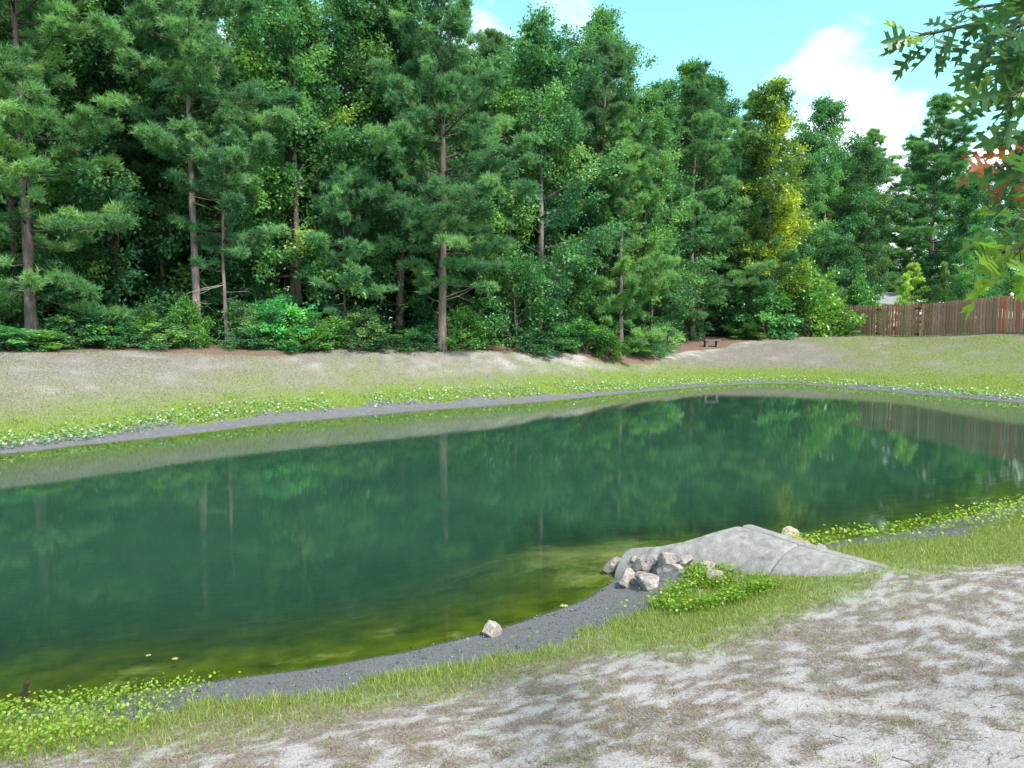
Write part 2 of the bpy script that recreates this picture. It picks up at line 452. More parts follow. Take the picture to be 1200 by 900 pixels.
def ground_material():
    m, n, l, out = new_mat('bank_soil')
    tc = n.new('ShaderNodeTexCoord')
    def noise(scale, detail=5, rough=0.6):
        z = n.new('ShaderNodeTexNoise'); z.inputs['Scale'].default_value = scale; z.inputs['Detail'].default_value = detail
        z.inputs['Roughness'].default_value = rough; l.new(tc.outputs['Object'], z.inputs['Vector']); return z.outputs[0]
    def attr(a):
        z = n.new('ShaderNodeAttribute'); z.attribute_name = a; return z.outputs['Fac']
    def math_(op, a, b, clamp=False):
        z = n.new('ShaderNodeMath'); z.operation = op; z.use_clamp = clamp
        for i, q in enumerate((a, b)):
            if isinstance(q, (int, float)): z.inputs[i].default_value = q
            else: l.new(q, z.inputs[i])
        return z.outputs[0]
    def mix(f, a, b):
        z = n.new('ShaderNodeMixRGB'); l.new(f, z.inputs[0])
        for i, q in ((1, a), (2, b)):
            if isinstance(q, tuple): z.inputs[i].default_value = (*q, 1)
            else: l.new(q, z.inputs[i])
        return z.outputs[0]
    def rmp(src, stops):
        r = ramp(n, stops); l.new(src, r.inputs[0]); return r.outputs[0]
    def brk(a, nz, k=1.0, sharp=3.0):
        x = math_('ADD', a, math_('MULTIPLY', math_('SUBTRACT', nz, 0.5), k))
        return math_('ADD', math_('MULTIPLY', math_('SUBTRACT', x, 0.5), sharp), 0.5, True)
    nf, nm, nl = noise(60, 6, 0.7), noise(14, 6, 0.65), noise(2.2, 5)
    nff = noise(190, 3, 0.7)
    sand = rmp(nm, [(0.28, (0.255, 0.215, 0.236)), (0.5, (0.400, 0.362, 0.402)), (0.72, (0.525, 0.490, 0.540))])
    dry = rmp(nf, [(0.32, (0.080, 0.052, 0.050)), (0.5, (0.195, 0.150, 0.145)), (0.68, (0.370, 0.325, 0.335))])
    dryfar = rmp(math_('ADD', math_('MULTIPLY', nm, 0.5), math_('MULTIPLY', nf, 0.5)), [(0.38, (0.080, 0.066, 0.054)), (0.5, (0.158, 0.132, 0.122)), (0.62, (0.305, 0.262, 0.268))])
    grn = rmp(nf, [(0.32, (0.050, 0.085, 0.016)), (0.5, (0.125, 0.185, 0.030)), (0.68, (0.235, 0.280, 0.055))])
    mud = rmp(nff, [(0.30, (0.060, 0.058, 0.066)), (0.5, (0.125, 0.120, 0.132)), (0.72, (0.215, 0.205, 0.220))])
    mudpale = rmp(nm, [(0.35, (0.085, 0.080, 0.092)), (0.55, (0.150, 0.142, 0.158)), (0.75, (0.30, 0.28, 0.29))])
    straw = rmp(nf, [(0.32, (0.075, 0.042, 0.034)), (0.5, (0.155, 0.092, 0.074)), (0.68, (0.270, 0.190, 0.160))])
    fw = attr('farside')
    c = mix(brk(math_('ADD', attr('cover'), math_('MULTIPLY', math_('SUBTRACT', nm, 0.5), 1.6)), nf, 3.6, 3.2), mix(brk(nff, nf, 0.8, 5.0), rmp(nff, [(0.3, (0.20, 0.15, 0.14)), (0.5, (0.42, 0.37, 0.365))]), sand), mix(fw, dry, dryfar))
    c = mix(math_('MULTIPLY', brk(attr('green'), nm, 1.3, 1.8), 0.92), c, grn)
    mudc = mix(math_('MULTIPLY', fw, brk(nl, nl, 0.1, 6.0)), mud, mudpale)
    c = mix(brk(attr('mud'), nm, 0.5, 3.0), c, mudc)
    c = mix(brk(attr('straw'), nm, 0.6, 3.0), c, straw)
    # pond bottom: algae over mud, pale sand on the outwash shoal
    algae = rmp(nl, [(0.30, (0.030, 0.045, 0.004)), (0.5, (0.090, 0.105, 0.006)), (0.7, (0.170, 0.165, 0.012))])
    bed = mix(brk(math_('MULTIPLY', attr('shoal'), 0.75), noise(1.3, 6, 0.7), 2.6, 1.6), algae, (0.46, 0.40, 0.26))
    sdv = attr('sd')
    c = mix(math_('MULTIPLY', math_('ADD', sdv, 0.02), -9.0, True), c, bed)
    p = n.new('ShaderNodeBsdfPrincipled')
    l.new(c, p.inputs['Base Color'])
    p.inputs['Roughness'].default_value = 0.95
    p.inputs['Specular IOR Level'].default_value = 0.15
    hgt = math_('ADD', math_('MULTIPLY', nf, 0.5), math_('MULTIPLY', nm, 1.0))
    b = n.new('ShaderNodeBump'); b.inputs['Strength'].default_value = 0.7; b.inputs['Distance'].default_value = 0.03
    l.new(hgt, b.inputs['Height']); l.new(b.outputs[0], p.inputs['Normal'])
    l.new(p.outputs[0], out.inputs[0])
    return m
ground = link('ground', gm, ground_material())
tag(ground, 'sandy pond bank with patchy dry and green grass', None, None, 'structure')

# ------------------------------------------------------------------ water
wx, wy = np.meshgrid(np.arange(-26, 21, 0.24), np.arange(0.5, 39, 0.24))
wz = gh(wx, wy)
keep = wz < 0.06
n1_, n2_ = wx.shape
ii = (np.arange(n1_ - 1)[:, None] * n2_ + np.arange(n2_ - 1)[None, :])
ok = keep[:-1, :-1] | keep[1:, :-1] | keep[:-1, 1:] | keep[1:, 1:]
ii = ii[ok].ravel()
wf = np.stack([ii, ii + 1, ii + n2_ + 1, ii + n2_], 1)
used = np.zeros(wx.size, bool); used[wf.ravel()] = True
remap = np.cumsum(used) - 1
wv = np.stack([wx.ravel(), wy.ravel(), np.zeros(wx.size)], 1)[used]
wme = make_mesh('pond_water', wv, remap[wf], dict(depth=np.maximum(0, -wz.ravel()[used])), smooth=True)

def water_material():
    m, n, l, out = new_mat('pond_water')
    at = n.new('ShaderNodeAttribute'); at.attribute_name = 'depth'
    tc = n.new('ShaderNodeTexCoord')
    mu = n.new('ShaderNodeMath'); mu.operation = 'MULTIPLY'; mu.inputs[1].default_value = -3.3
    ex = n.new('ShaderNodeMath'); ex.operation = 'EXPONENT'
    on = n.new('ShaderNodeMath'); on.operation = 'SUBTRACT'; on.inputs[0].default_value = 1.0
    l.new(at.outputs['Fac'], mu.inputs[0]); l.new(mu.outputs[0], ex.inputs[0]); l.new(ex.outputs[0], on.inputs[1])
    nz = n.new('ShaderNodeTexNoise'); nz.inputs['Scale'].default_value = 0.5; nz.inputs['Detail'].default_value = 5
    l.new(tc.outputs['Object'], nz.inputs['Vector'])
    murk = ramp(n, [(0.3, (0.015, 0.046, 0.030)), (0.7, (0.022, 0.058, 0.036))]); l.new(nz.outputs[0], murk.inputs[0])
    d = n.new('ShaderNodeBsdfDiffuse'); l.new(murk.outputs[0], d.inputs[0])
    t = n.new('ShaderNodeBsdfTransparent'); t.inputs[0].default_value = (0.80, 0.92, 0.62, 1)
    ms = n.new('ShaderNodeMixShader'); l.new(on.outputs[0], ms.inputs[0]); l.new(t.outputs[0], ms.inputs[1]); l.new(d.outputs[0], ms.inputs[2])
    mp = n.new('ShaderNodeMapping'); mp.inputs['Scale'].default_value = (1.0, 1.6, 1.0); mp.inputs['Rotation'].default_value = (0, 0, 0.5)
    l.new(tc.outputs['Object'], mp.inputs[0])
    r1 = n.new('ShaderNodeTexNoise'); r1.inputs['Scale'].default_value = 5.5; r1.inputs['Detail'].default_value = 4; r1.inputs['Roughness'].default_value = 0.55
    l.new(mp.outputs[0], r1.inputs['Vector'])
    bp = n.new('ShaderNodeBump'); bp.inputs['Strength'].default_value = 0.018; bp.inputs['Distance'].default_value = 0.03
    l.new(r1.outputs[0], bp.inputs['Height'])
    g = n.new('ShaderNodeBsdfGlossy'); g.inputs['Roughness'].default_value = 0.006; g.inputs['Color'].default_value = (0.92, 0.97, 0.95, 1)
    l.new(bp.outputs[0], g.inputs['Normal'])
    fr = n.new('ShaderNodeFresnel'); fr.inputs['IOR'].default_value = 1.33; l.new(bp.outputs[0], fr.inputs['Normal'])
    m2 = n.new('ShaderNodeMixShader'); l.new(fr.outputs[0], m2.inputs[0]); l.new(ms.outputs[0], m2.inputs[1]); l.new(g.outputs[0], m2.inputs[2])
    l.new(m2.outputs[0], out.inputs[0])
    return m
water = link('pond_water', wme, water_material())
tag(water, 'still green pond water reflecting the trees', None, None, 'structure')

# ------------------------------------------------------------------ plants: builders
def needles(rng, T, D, V, n_per, length, width):
    k = len(T)
    R = unit(rng.normal(size=(k, n_per, 3)))
    d = unit(D[:, None, :] * 0.75 + R * 0.80)
    base = T[:, None, :] - D[:, None, :] * rng.uniform(0.0, 0.16, (k, n_per, 1))
    ln = length * rng.uniform(0.65, 1.05, (k, n_per, 1))
    side = unit(np.cross(d, rng.normal(size=(k, n_per, 3)))) * width * 0.5
    tip = base + d * ln
    v = np.stack([base - side, base + side, tip], 2).reshape(-1, 3)
    f = np.arange(len(v)).reshape(-1, 3)
    var = np.repeat(np.clip(V[:, None] + rng.normal(0, 0.06, (k, n_per)), 0, 1).ravel(), 3)
    return v, f, var

def leaves(rng, P, D, V, size, droop=0.25, flat=0.55):
    k = len(P)
    d = unit(D + rng.normal(0, 0.55, (k, 3)) + np.array([0, 0, -droop]))
    up = unit(np.array([0, 0, 1.0]) * flat + rng.normal(0, 0.45, (k, 3)))
    s = unit(np.cross(d, up)); nrm = np.cross(s, d)
    ln = (size * rng.uniform(0.65, 1.15, k))[:, None]
    base = P
    tip = base + d * ln
    mid = base + d * ln * 0.48 + nrm * ln * 0.08
    w = ln * rng.uniform(0.26, 0.36, k)[:, None]
    v = np.stack([base, mid + s * w, tip, mid - s * w], 1).reshape(-1, 3)
    o = np.arange(k)[:, None] * 4
    f = np.concatenate([o + np.array([[0, 1, 2]]), o + np.array([[0, 2, 3]])])
    var = np.repeat(np.clip(V, 0, 1), 4)
    return v, f, var

def curve_branch(p, az, el, L, rise, n=5, wob=None):
    pts = [np.array(p, float)]
    for i in range(n):
        e = el + rise * (i / (n - 1))
        a = az + (wob[i] if wob is not None else 0)
        pts.append(pts[-1] + np.array([math.cos(a) * math.cos(e), math.sin(a) * math.cos(e), math.sin(e)]) * L / n)
    return np.array(pts)

def trunk_line(rng, H, lean, bend, n=12):
    t = np.linspace(0, 1, n)
    ax, ay = rng.uniform(-1, 1, 2) * bend
    x = lean[0] * t * H + ax * np.sin(t * np.pi * 1.3) + 0.04 * rng.normal(size=n) * t
    y = lean[1] * t * H + ay * np.sin(t * np.pi * 1.1) + 0.04 * rng.normal(size=n) * t
    return np.stack([x, y, t * H - 0.15 * (1 - t)], 1)

def pine_parts(seed, H, clear, W, r0, lean=(0, 0), bend=0.15, dens=1.0, dead=6, needle=0.22, profile=None):
    rng = np.random.default_rng(seed)
    tl = trunk_line(rng, H, lean, bend)
    tt = np.linspace(0, 1, len(tl))
    wood = Acc(); br = Acc(); dl = []
    wood.tube(tl, r0 * (1 - 0.88 * tt ** 1.2) * (1 + 0.35 * np.exp(-tt * 30)), 10)
    pos = lambda z: np.array([np.interp(z / H, tt, tl[:, k]) for k in range(3)])
    T, D, V = [], [], []
    prof = profile or ([0, 0.12, 0.38, 0.7, 0.9, 1.0], [0.55, 0.9, 1.0, 0.66, 0.34, 0.10])
    z = clear * H
    az0 = rng.uniform(0, 6.28)
    while z < H * 0.985:
        s = (z - clear * H) / (H - clear * H)
        k = rng.integers(2, 5)
        for j in range(k):
            if rng.random() > 0.9: continue
            az = az0 + j * 6.283 / k + rng.normal(0, 0.35)
            L = W * np.interp(s, *prof) * rng.uniform(0.42, 1.18)
            el = math.radians(np.interp(s, [0, 0.3, 0.7, 1], [-12, 8, 32, 62]) + rng.normal(0, 14))
            pts = curve_branch(pos(min(z + rng.uniform(-.3, .3), H * 0.99)), az, el, L, math.radians(rng.uniform(5, 40)), 5, rng.normal(0, 0.12, 5))
            rb = 0.010 + 0.010 * L
            br.tube(pts, np.linspace(rb, 0.006, len(pts)), 5)
            pt = np.linspace(0, 1, len(pts))
            bv = rng.normal(0.45, 0.17)
            nt = max(3, int(L * 3.6 * dens))
            npf = max(2, int(round(L * 2.2 * dens)))
            for q in range(npf):
                t = 1.0 if q == 0 else rng.uniform(0.22, 1.0) ** 0.75
                c = np.array([np.interp(t, pt, pts[:, m]) for m in range(3)])
                rp = rng.uniform(0.22, 0.42) * (0.65 + 0.16 * min(L, 3.2))
                lat = rng.normal(0, 0.22 * L * (1.1 - t) + 0.10)
                c = c + np.array([-math.sin(az), math.cos(az), 0]) * lat + np.array([0, 0, rp * 0.25])
                if abs(lat) > 0.15: br.tube([c - np.array([-math.sin(az), math.cos(az), 0]) * lat, c], [0.010, 0.005], 3)
                k3 = int(26 * (rp / 0.36) ** 2) + 6
                dr = unit(rng.normal(size=(k3, 3)) * np.array([1.15, 1.15, 0.85]) + np.array([0, 0, 0.42]) + unit(pts[-1] - pts[0]) * 0.35)
                T.extend(c + dr * rp * rng.uniform(0.35, 1.0, (k3, 1)) * np.array([1.15, 1.15, 0.8]))
                D.extend(unit(dr + np.array([0, 0, 0.55])))
                V.extend(bv + rng.normal(0.06, 0.13) + rng.normal(0, 0.07, k3))
            for q in range(nt):
                t = rng.uniform(0.10, 1.0) ** 0.85 if q else 1.0
                c = np.array([np.interp(t, pt, pts[:, m]) for m in range(3)])
                bd = unit(pts[min(int(t * 5) + 1, 5)] - pts[min(int(t * 5), 4)])
                sd = np.array([-bd[1], bd[0], 0]) * (1 if rng.random() < 0.5 else -1)
                td = unit(bd * rng.uniform(0.4, 1.0) + sd * rng.uniform(0.2, 1.0) + np.array([0, 0, rng.uniform(-0.05, 0.55)]))
                tl_ = rng.uniform(0.25, 0.75) * (1.15 - 0.5 * t) * min(1.0, 0.5 + L / 3)
                if tl_ > 0.2: br.tube([c, c + td * tl_], [0.009, 0.005], 3)
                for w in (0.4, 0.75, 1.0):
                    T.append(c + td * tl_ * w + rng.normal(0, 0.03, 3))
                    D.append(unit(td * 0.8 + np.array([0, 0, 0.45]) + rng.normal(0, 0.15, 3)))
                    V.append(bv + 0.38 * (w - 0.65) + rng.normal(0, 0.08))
        z += rng.uniform(0.26, 0.46) * (0.8 + 0.4 * (1 - s))
        az0 += 0.9
    for j in range(dead):
        zz = rng.uniform(0.10, max(0.16, clear * 1.15)) * H
        pts = curve_branch(pos(zz), rng.uniform(0, 6.28), math.radians(rng.uniform(-25, 25)), rng.uniform(0.4, 1.5), math.radians(rng.uniform(-30, 40)), 4, rng.normal(0, 0.3, 4))
        dd = Acc(); dd.tube(pts, np.linspace(0.016, 0.005, 5), 4)
        if rng.random() < 0.7:
            dd.tube([pts[2], pts[2] + rng.normal(0, 0.25, 3)], [0.008, 0.003], 3)
        dl.append(dd.mesh('dead_branch'))
    T, D, V = np.array(T), np.array(D), np.clip(np.array(V), 0.02, 0.90)
    V[rng.random(len(V)) < 0.004] = 1.0
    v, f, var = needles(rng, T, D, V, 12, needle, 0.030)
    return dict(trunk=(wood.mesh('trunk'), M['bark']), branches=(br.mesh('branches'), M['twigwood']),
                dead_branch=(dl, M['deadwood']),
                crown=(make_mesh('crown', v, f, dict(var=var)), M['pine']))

def broad_parts(seed, H, clear, W, r0, mat='broad', leaf=0.12, limbs=26, sec=8, twigs=5, nleaf=15, lean=(0, 0), profile=None, stems=1, dn=1.0, el=(15, 62), vmean=0.45, yellow=None, spread=0.17):
    rng = np.random.default_rng(seed)
    wood, br = Acc(), Acc()
    prof = profile or ([0, 0.15, 0.45, 0.75, 0.92, 1.0], [0.55, 0.85, 1.0, 0.8, 0.45, 0.15])
    lines = []
    for st in range(stems):
        ln = lean if stems == 1 else tuple(rng.uniform(-0.28, 0.28, 2))
        h = H if stems == 1 else H * rng.uniform(0.7, 0.95)
        tl = trunk_line(rng, h, ln, 0.02 * H, 10)
        wood.tube(tl, r0 * (1 - 0.85 * np.linspace(0, 1, 10)), 8)
        lines.append((h, tl))
    P, D, V = [], [], []
    for i in range(limbs):
        h, tl = lines[i % stems]
        s = (i + rng.uniform(0.1, 0.9)) / limbs
        z = (clear + (0.97 - clear) * s) * h
        p = np.array([np.interp(z / h, np.linspace(0, 1, 10), tl[:, k]) for k in range(3)])
        L = W * np.interp(s, *prof) * rng.uniform(0.65, 1.12)
        e = math.radians(np.interp(s, [0, 1], el) + rng.normal(0, 10))
        pts = curve_branch(p, i * 2.4 + rng.normal(0, 0.4), e, L, math.radians(rng.uniform(-15, 30)), 5, rng.normal(0, 0.15, 5))
        br.tube(pts, np.linspace(0.012 + 0.014 * L, 0.008, 6), 5)
        lv = rng.normal(vmean, 0.19)
        pt = np.linspace(0, 1, 6)
        ns = max(3, int(sec * (0.5 + 0.5 * L / W)))
        for q in range(ns):
            t = 0.28 + 0.72 * (q + rng.random()) / ns
            c = np.array([np.interp(t, pt, pts[:, m]) for m in range(3)])
            bd = unit(pts[min(int(t * 5) + 1, 5)] - pts[min(int(t * 5), 4)])
            dv = unit(bd * 0.8 + unit(rng.normal(size=3)) * 0.9 + np.array([0, 0, 0.15]))
            l2 = L * rng.uniform(0.18, 0.38) + 0.12
            mid = c + dv * l2 * 0.55 + rng.normal(0, 0.04, 3)
            end = mid + unit(dv + np.array([0, 0, rng.uniform(-0.5, 0.3)])) * l2 * 0.45
            br.tube([c, mid, end], [0.012, 0.008, 0.004], 4)
            cv = lv + rng.normal(0, 0.10)
            for w in range(twigs):
                b0 = c + (end - c) * rng.uniform(0.3, 1.0)
                td = unit(dv * 0.6 + unit(rng.normal(size=3)))
                tl_ = rng.uniform(0.15, 0.45) * (0.4 + 0.2 * min(W, 4))
                m = int(nleaf * dn)
                tq = rng.uniform(0.1, 1.05, m)[:, None]
                P.append(b0 + td * tl_ * tq + rng.normal(0, spread, (m, 3)) * np.array([1, 1, 0.6]))
                D.append(np.repeat(unit(td + dv * 0.5)[None, :], m, 0))
                V.append(np.clip(cv + rng.normal(0, 0.13, m), 0, 1))
    P, D, V = np.concatenate(P), np.concatenate(D), np.concatenate(V)
    if yellow is not None:
        V = np.clip(V + yellow(P), 0, 1)
    v, f, var = leaves(rng, P, D, V, leaf)
    return dict(trunk=(wood.mesh('trunk'), M['bark']), branches=(br.mesh('branches'), M['twigwood']),
                crown=(make_mesh('crown', v, f, dict(var=var)), M[mat]))

def plant(name, parts, label, cat, loc, rz=0.0, scale=1.0, group=None, tint=(1, 1, 1), bark=(1, 1, 1)):
    root = thing(name, label, cat, loc, rz, group, scale)
    for pn, pv in parts.items():
        if pv is None: continue
        if root.get('category') == 'shrub' and pn == 'trunk': pn = 'stem'
        if root.get('category') == 'shrub' and pn == 'crown': pn = 'foliage'
        if isinstance(pv[0], list):
            for me_ in pv[0]: link(pn, me_, pv[1], root)
            continue
        o = link(pn, pv[0], pv[1], root)
        o.color = (*(tint if pn in ('crown', 'foliage') else bark), 1)
    return root

def spot(u, D):
    x = (u - 600) / F * D
    return (x, D, float(gh(x, D)) - 0.03)

# ------------------------------------------------------------------ front row trees, each built for itself
LOWP = ([0, 0.08, 0.3, 0.6, 0.85, 1.0], [0.75, 1.0, 1.0, 0.75, 0.42, 0.10])
plant('pine_tree', pine_parts(1, 17.0, 0.13, 3.5, 0.185, (-0.008, 0), 0.12, 0.85, 5, 0.24, LOWP), 'bushy pine with low drooping boughs at the end of the lawn away from the fence', 'tree', spot(38, 26.0), tint=(1.12, 1.10, 0.92), bark=(0.62, 0.58, 0.62))
plant('pine_tree', pine_parts(2, 14.8, 0.47, 3.5, 0.150, (-0.005, 0), 0.10, 1.1, 9, 0.24), 'tall pine with a long bare pale trunk and a high rounded crown', 'tree', spot(233, 29.0), rz=0.7, tint=(1.02, 1.05, 1.0), bark=(1.15, 1.08, 1.2))
plant('pine_tree', pine_parts(3, 8.8, 0.36, 2.3, 0.075, (0.012, 0), 0.10, 1.1, 8, 0.22), 'slender pine with a thin bare trunk beside the tall pale-trunked pine', 'tree', spot(267, 28.8), rz=0.2, tint=(0.98, 1.0, 0.98), bark=(0.95, 0.9, 0.98))
plant('pine_tree', pine_parts(4, 16.0, 0.42, 2.4, 0.09, (0, 0), 0.10, 1.0, 8, 0.22), 'thin reddish-trunked pine standing in the shade behind the first pines', 'tree', spot(193, 32.5), rz=1.9, tint=(0.85, 0.95, 0.95), bark=(0.8, 0.66, 0.62))
plant('pine_tree', pine_parts(5, 6.8, 0.24, 1.9, 0.06, (0.01, 0), 0.12, 0.8, 10, 0.22), 'small sparse young pine with a dark spindly trunk', 'tree', spot(404, 31.0), rz=1.0, tint=(0.9, 1.0, 1.0), bark=(0.45, 0.42, 0.45))
plant('pine_tree', pine_parts(6, 14.9, 0.20, 3.7, 0.175, (0.006, 0), 0.22, 0.85, 9, 0.23, ([0, 0.1, 0.35, 0.65, 0.88, 1.0], [0.5, 0.95, 1.0, 0.8, 0.42, 0.10])), 'broad airy pine with a crooked grey-brown trunk at the lawn edge', 'tree', spot(518, 31.8), rz=0.4, tint=(0.98, 1.02, 1.02), bark=(0.95, 0.85, 0.88))
plant('pine_tree', pine_parts(7, 10.6, 0.07, 2.7, 0.12, (0, 0), 0.1, 1.15, 4, 0.22, LOWP), 'bright dense pine leafy to the ground beside the large-leaved glossy tree', 'tree', spot(728, 38.5), rz=2.2, tint=(1.15, 1.12, 0.9))
plant('pine_tree', pine_parts(8, 16.2, 0.12, 4.2, 0.17, (0, 0), 0.2, 0.72, 5, 0.24, LOWP), 'huge dark pine with spreading boughs behind the stone bench', 'tree', spot(812, 48.0), rz=0.9, tint=(0.88, 0.95, 0.92))
PINE_S = pine_parts(9, 10.5, 0.08, 3.0, 0.13, (0, 0), 0.12, 1.1, 4, 0.23, LOWP)
plant('pine_tree', PINE_S, 'shorter dark pine crowding the yellowing tree', 'tree', spot(872, 50.5), rz=0.3, tint=(0.85, 0.95, 0.95))
plant('pine_tree', PINE_S, 'low dark pine tucked between the bright pine and the huge dark pine', 'tree', spot(764, 42.5), rz=2.7, scale=0.62, tint=(0.85, 0.95, 0.95))

ROUND = ([0, 0.15, 0.45, 0.75, 0.92, 1.0], [0.45, 0.85, 1.0, 0.85, 0.5, 0.2])
FULL = ([0, 0.1, 0.4, 0.7, 0.9, 1.0], [0.8, 1.0, 0.95, 0.75, 0.42, 0.15])
BIG = broad_parts(21, 14.8, 0.05, 3.9, 0.19, 'broad', 0.175, 48, 9, 7, 19, profile=FULL, el=(0, 60))
plant('broadleaf_tree', BIG, 'large glossy-leaved tree clothed to the ground next to the crooked-trunked pine', 'tree', spot(630, 37.0), tint=(1.0, 1.05, 1.1))
plant('maple_tree', broad_parts(22, 4.6, 0.04, 2.3, 0.05, 'bright', 0.15, 26, 7, 5, 11, profile=FULL, el=(0, 60), stems=2), 'low fresh green maple-like tree at the foot of the large glossy tree', 'tree', spot(606, 34.3), tint=(0.62, 0.86, 0.95))
ROUNDT = broad_parts(23, 18.2, 0.30, 4.0, 0.2, 'broad', 0.170, 42, 9, 7, 19, profile=ROUND)
plant('broadleaf_tree', ROUNDT, 'dark round-topped tree rising above the bright pine', 'tree', spot(703, 46.5), tint=(0.95, 1.0, 1.0))
TALL = broad_parts(24, 18.5, 0.12, 3.3, 0.18, 'bright', 0.170, 48, 9, 7, 19, profile=FULL, el=(25, 65))
yl = lambda P: np.where(P[:, 2] > 4, 0.08, -0.1) * 1.0 + 0.30 * sstep(0.1, 1.6, P[:, 0] * 0.6 - P[:, 1] * 0.5 + 0.6 * np.sin(P[:, 2] * 1.1)) - 0.25
plant('yellowing_tree', broad_parts(25, 16.2, 0.10, 3.1, 0.15, 'yellow', 0.170, 46, 9, 7, 19, profile=FULL, el=(25, 65), yellow=lambda P: yl(P) + 0.5 * (fbm(P[:, 0] * 1.1 + P[:, 1] * 0.7, P[:, 2] * 1.0, 99, 3) - 0.5)), 'slim tree with half its leaves turned bright yellow', 'tree', spot(897, 50.0), rz=0.35)
MIDB = broad_parts(26, 15.5, 0.10, 3.6, 0.17, 'broad', 0.160, 44, 9, 7, 19, profile=FULL, el=(5, 60))
TALLB = broad_parts(27, 18.5, 0.12, 3.8, 0.18, 'broad', 0.160, 44, 9, 7, 19, profile=ROUND)
plant('broadleaf_tree', MIDB, 'full green tree filling the gap between the slender pine and the young sparse pine', 'tree', spot(352, 33.5), tint=(1.25, 1.2, 1.05))
plant('broadleaf_tree', TALLB, 'tall tree with pale sunlit upper leaves behind the young sparse pine', 'tree', spot(428, 38.0), tint=(1.6, 1.45, 0.95))
plant('broadleaf_tree', TALL, 'tall light green thin-leaved tree behind the broad airy pine', 'tree', spot(470, 43.0), tint=(0.95, 1.0, 1.0))
plant('broadleaf_tree', TALL, 'upright tree with pale yellow-green tips behind the huge dark pine', 'tree', spot(803, 54.0), rz=1.3, scale=1.0, tint=(0.95, 1.0, 0.9))
plant('broadleaf_tree', MIDB, 'dark leafy tree between the bushy low pine and the thin reddish pine', 'tree', spot(128, 32.5), rz=2.0, scale=1.05, tint=(0.78, 0.92, 0.92))
plant('broadleaf_tree', TALLB, 'tall dark tree behind the bushy low-boughed pine', 'tree', spot(62, 36.0), rz=1.0, tint=(0.8, 0.95, 0.95))

# behind the fence
PINE_M = pine_parts(10, 17.5, 0.12, 4.3, 0.19, (0, 0), 0.2, 0.68, 0, 0.26, LOWP)
PINE_T = pine_parts(11, 15.5, 0.28, 3.3, 0.16, (0, 0), 0.2, 1.0, 0, 0.24)
plant('broadleaf_tree', MIDB, 'rounded green tree right beside the yellowing tree', 'tree', spot(958, 60.0), rz=0.8, scale=1.12, tint=(0.92, 1.05, 1.0))
plant('pine_tree', PINE_M, 'soft grey-green pine over the small grey roof', 'tree', spot(1014, 66.0), rz=0.5, scale=(1.15, 1.15, 0.93), tint=(1.0, 1.05, 0.95))
plant('pine_tree', PINE_M, 'broadest and tallest pine rising behind the fence', 'tree', spot(1088, 67.0), rz=2.1, scale=(1.4, 1.4, 1.10), tint=(0.92, 1.02, 0.98))
plant('broadleaf_tree', BIG, 'blackish-green tree behind the fence beside its tallest pine', 'tree', spot(1128, 60.0), rz=1.1, scale=0.78, tint=(0.5, 0.68, 0.75))
plant('broadleaf_tree', MIDB, 'pale green smaller tree close behind the fence', 'tree', spot(1138, 50.0), rz=2.6, scale=0.44, tint=(1.3, 1.4, 1.15))
plant('broadleaf_tree', TALLB, 'tall tree behind the fence beyond the pale smaller tree', 'tree', spot(1190, 68.0), rz=0.3, scale=0.9, tint=(1.2, 1.2, 0.9))
CEDAR = pine_parts(12, 4.2, 0.03, 1.1, 0.05, (0, 0), 0.05, 1.6, 0, 0.15, ([0, 0.1, 0.5, 1.0], [0.9, 1.0, 0.7, 0.1]))
plant('cedar_tree', CEDAR, 'small olive cedar poking up behind the fence beside the roof', 'tree', spot(1068, 53.5), rz=0.3, scale=1.15, tint=(2.2, 1.6, 0.9))
plant('cedar_tree', CEDAR, 'narrow yellowish cedar just behind the wooden gate', 'tree', spot(1058, 51.0), rz=1.4, scale=(0.6, 0.6, 0.95), tint=(2.4, 1.9, 0.9))
plant('cedar_tree', CEDAR, 'narrow dark cedar behind the fence near the pale smaller tree', 'tree', spot(1101, 52.5), rz=2.4, scale=(0.7, 0.7, 1.15), tint=(1.2, 1.0, 0.8))

# ------------------------------------------------------------------ rows deeper in the wood
rng = random.Random(7)
SKY_U = [-400, 540, 570, 620, 655, 700, 745, 780, 850, 900, 935, 985, 1045, 1090, 1145, 1200, 1500]
SKY_V = [-120, -60, 60, 60, 100, 60, 130, 100, 110, 130, 190, 170, 200, 170, 200, 190, 160]
deep = []
for D0, du, jit in ((6.5, 62, 16), (13, 54, 18), (21, 52, 18), (31, 48, 20), (42, 44, 18)):
    u = -260 + rng.uniform(0, 40)
    while u < 1010:
        D = float(tree_d(u)) + D0 + rng.uniform(-2, 2)
        deep.append((u, D))
        u += du + rng.uniform(-jit, jit)
for u in range(930, 1420, 44):
    deep.append((u + rng.uniform(-12, 12), 78 + rng.uniform(-5, 8)))
KINDS = [(PINE_T, 15.5, 'pine_tree', 'pine standing deep in the wood behind', 'pines deep in the wood', 'pine'),
         (PINE_M, 17.5, 'pine_tree', 'pine standing deep in the wood behind', 'pines deep in the wood', 'pine'),
         (MIDB, 15.5, 'broadleaf_tree', 'leafy tree standing deep in the wood behind', 'leafy trees deep in the wood', 'broad'),
         (TALLB, 18.5, 'broadleaf_tree', 'leafy tree standing deep in the wood behind', 'leafy trees deep in the wood', 'broad'),
         (BIG, 14.8, 'broadleaf_tree', 'leafy tree standing deep in the wood behind', 'leafy trees deep in the wood', 'broad')]
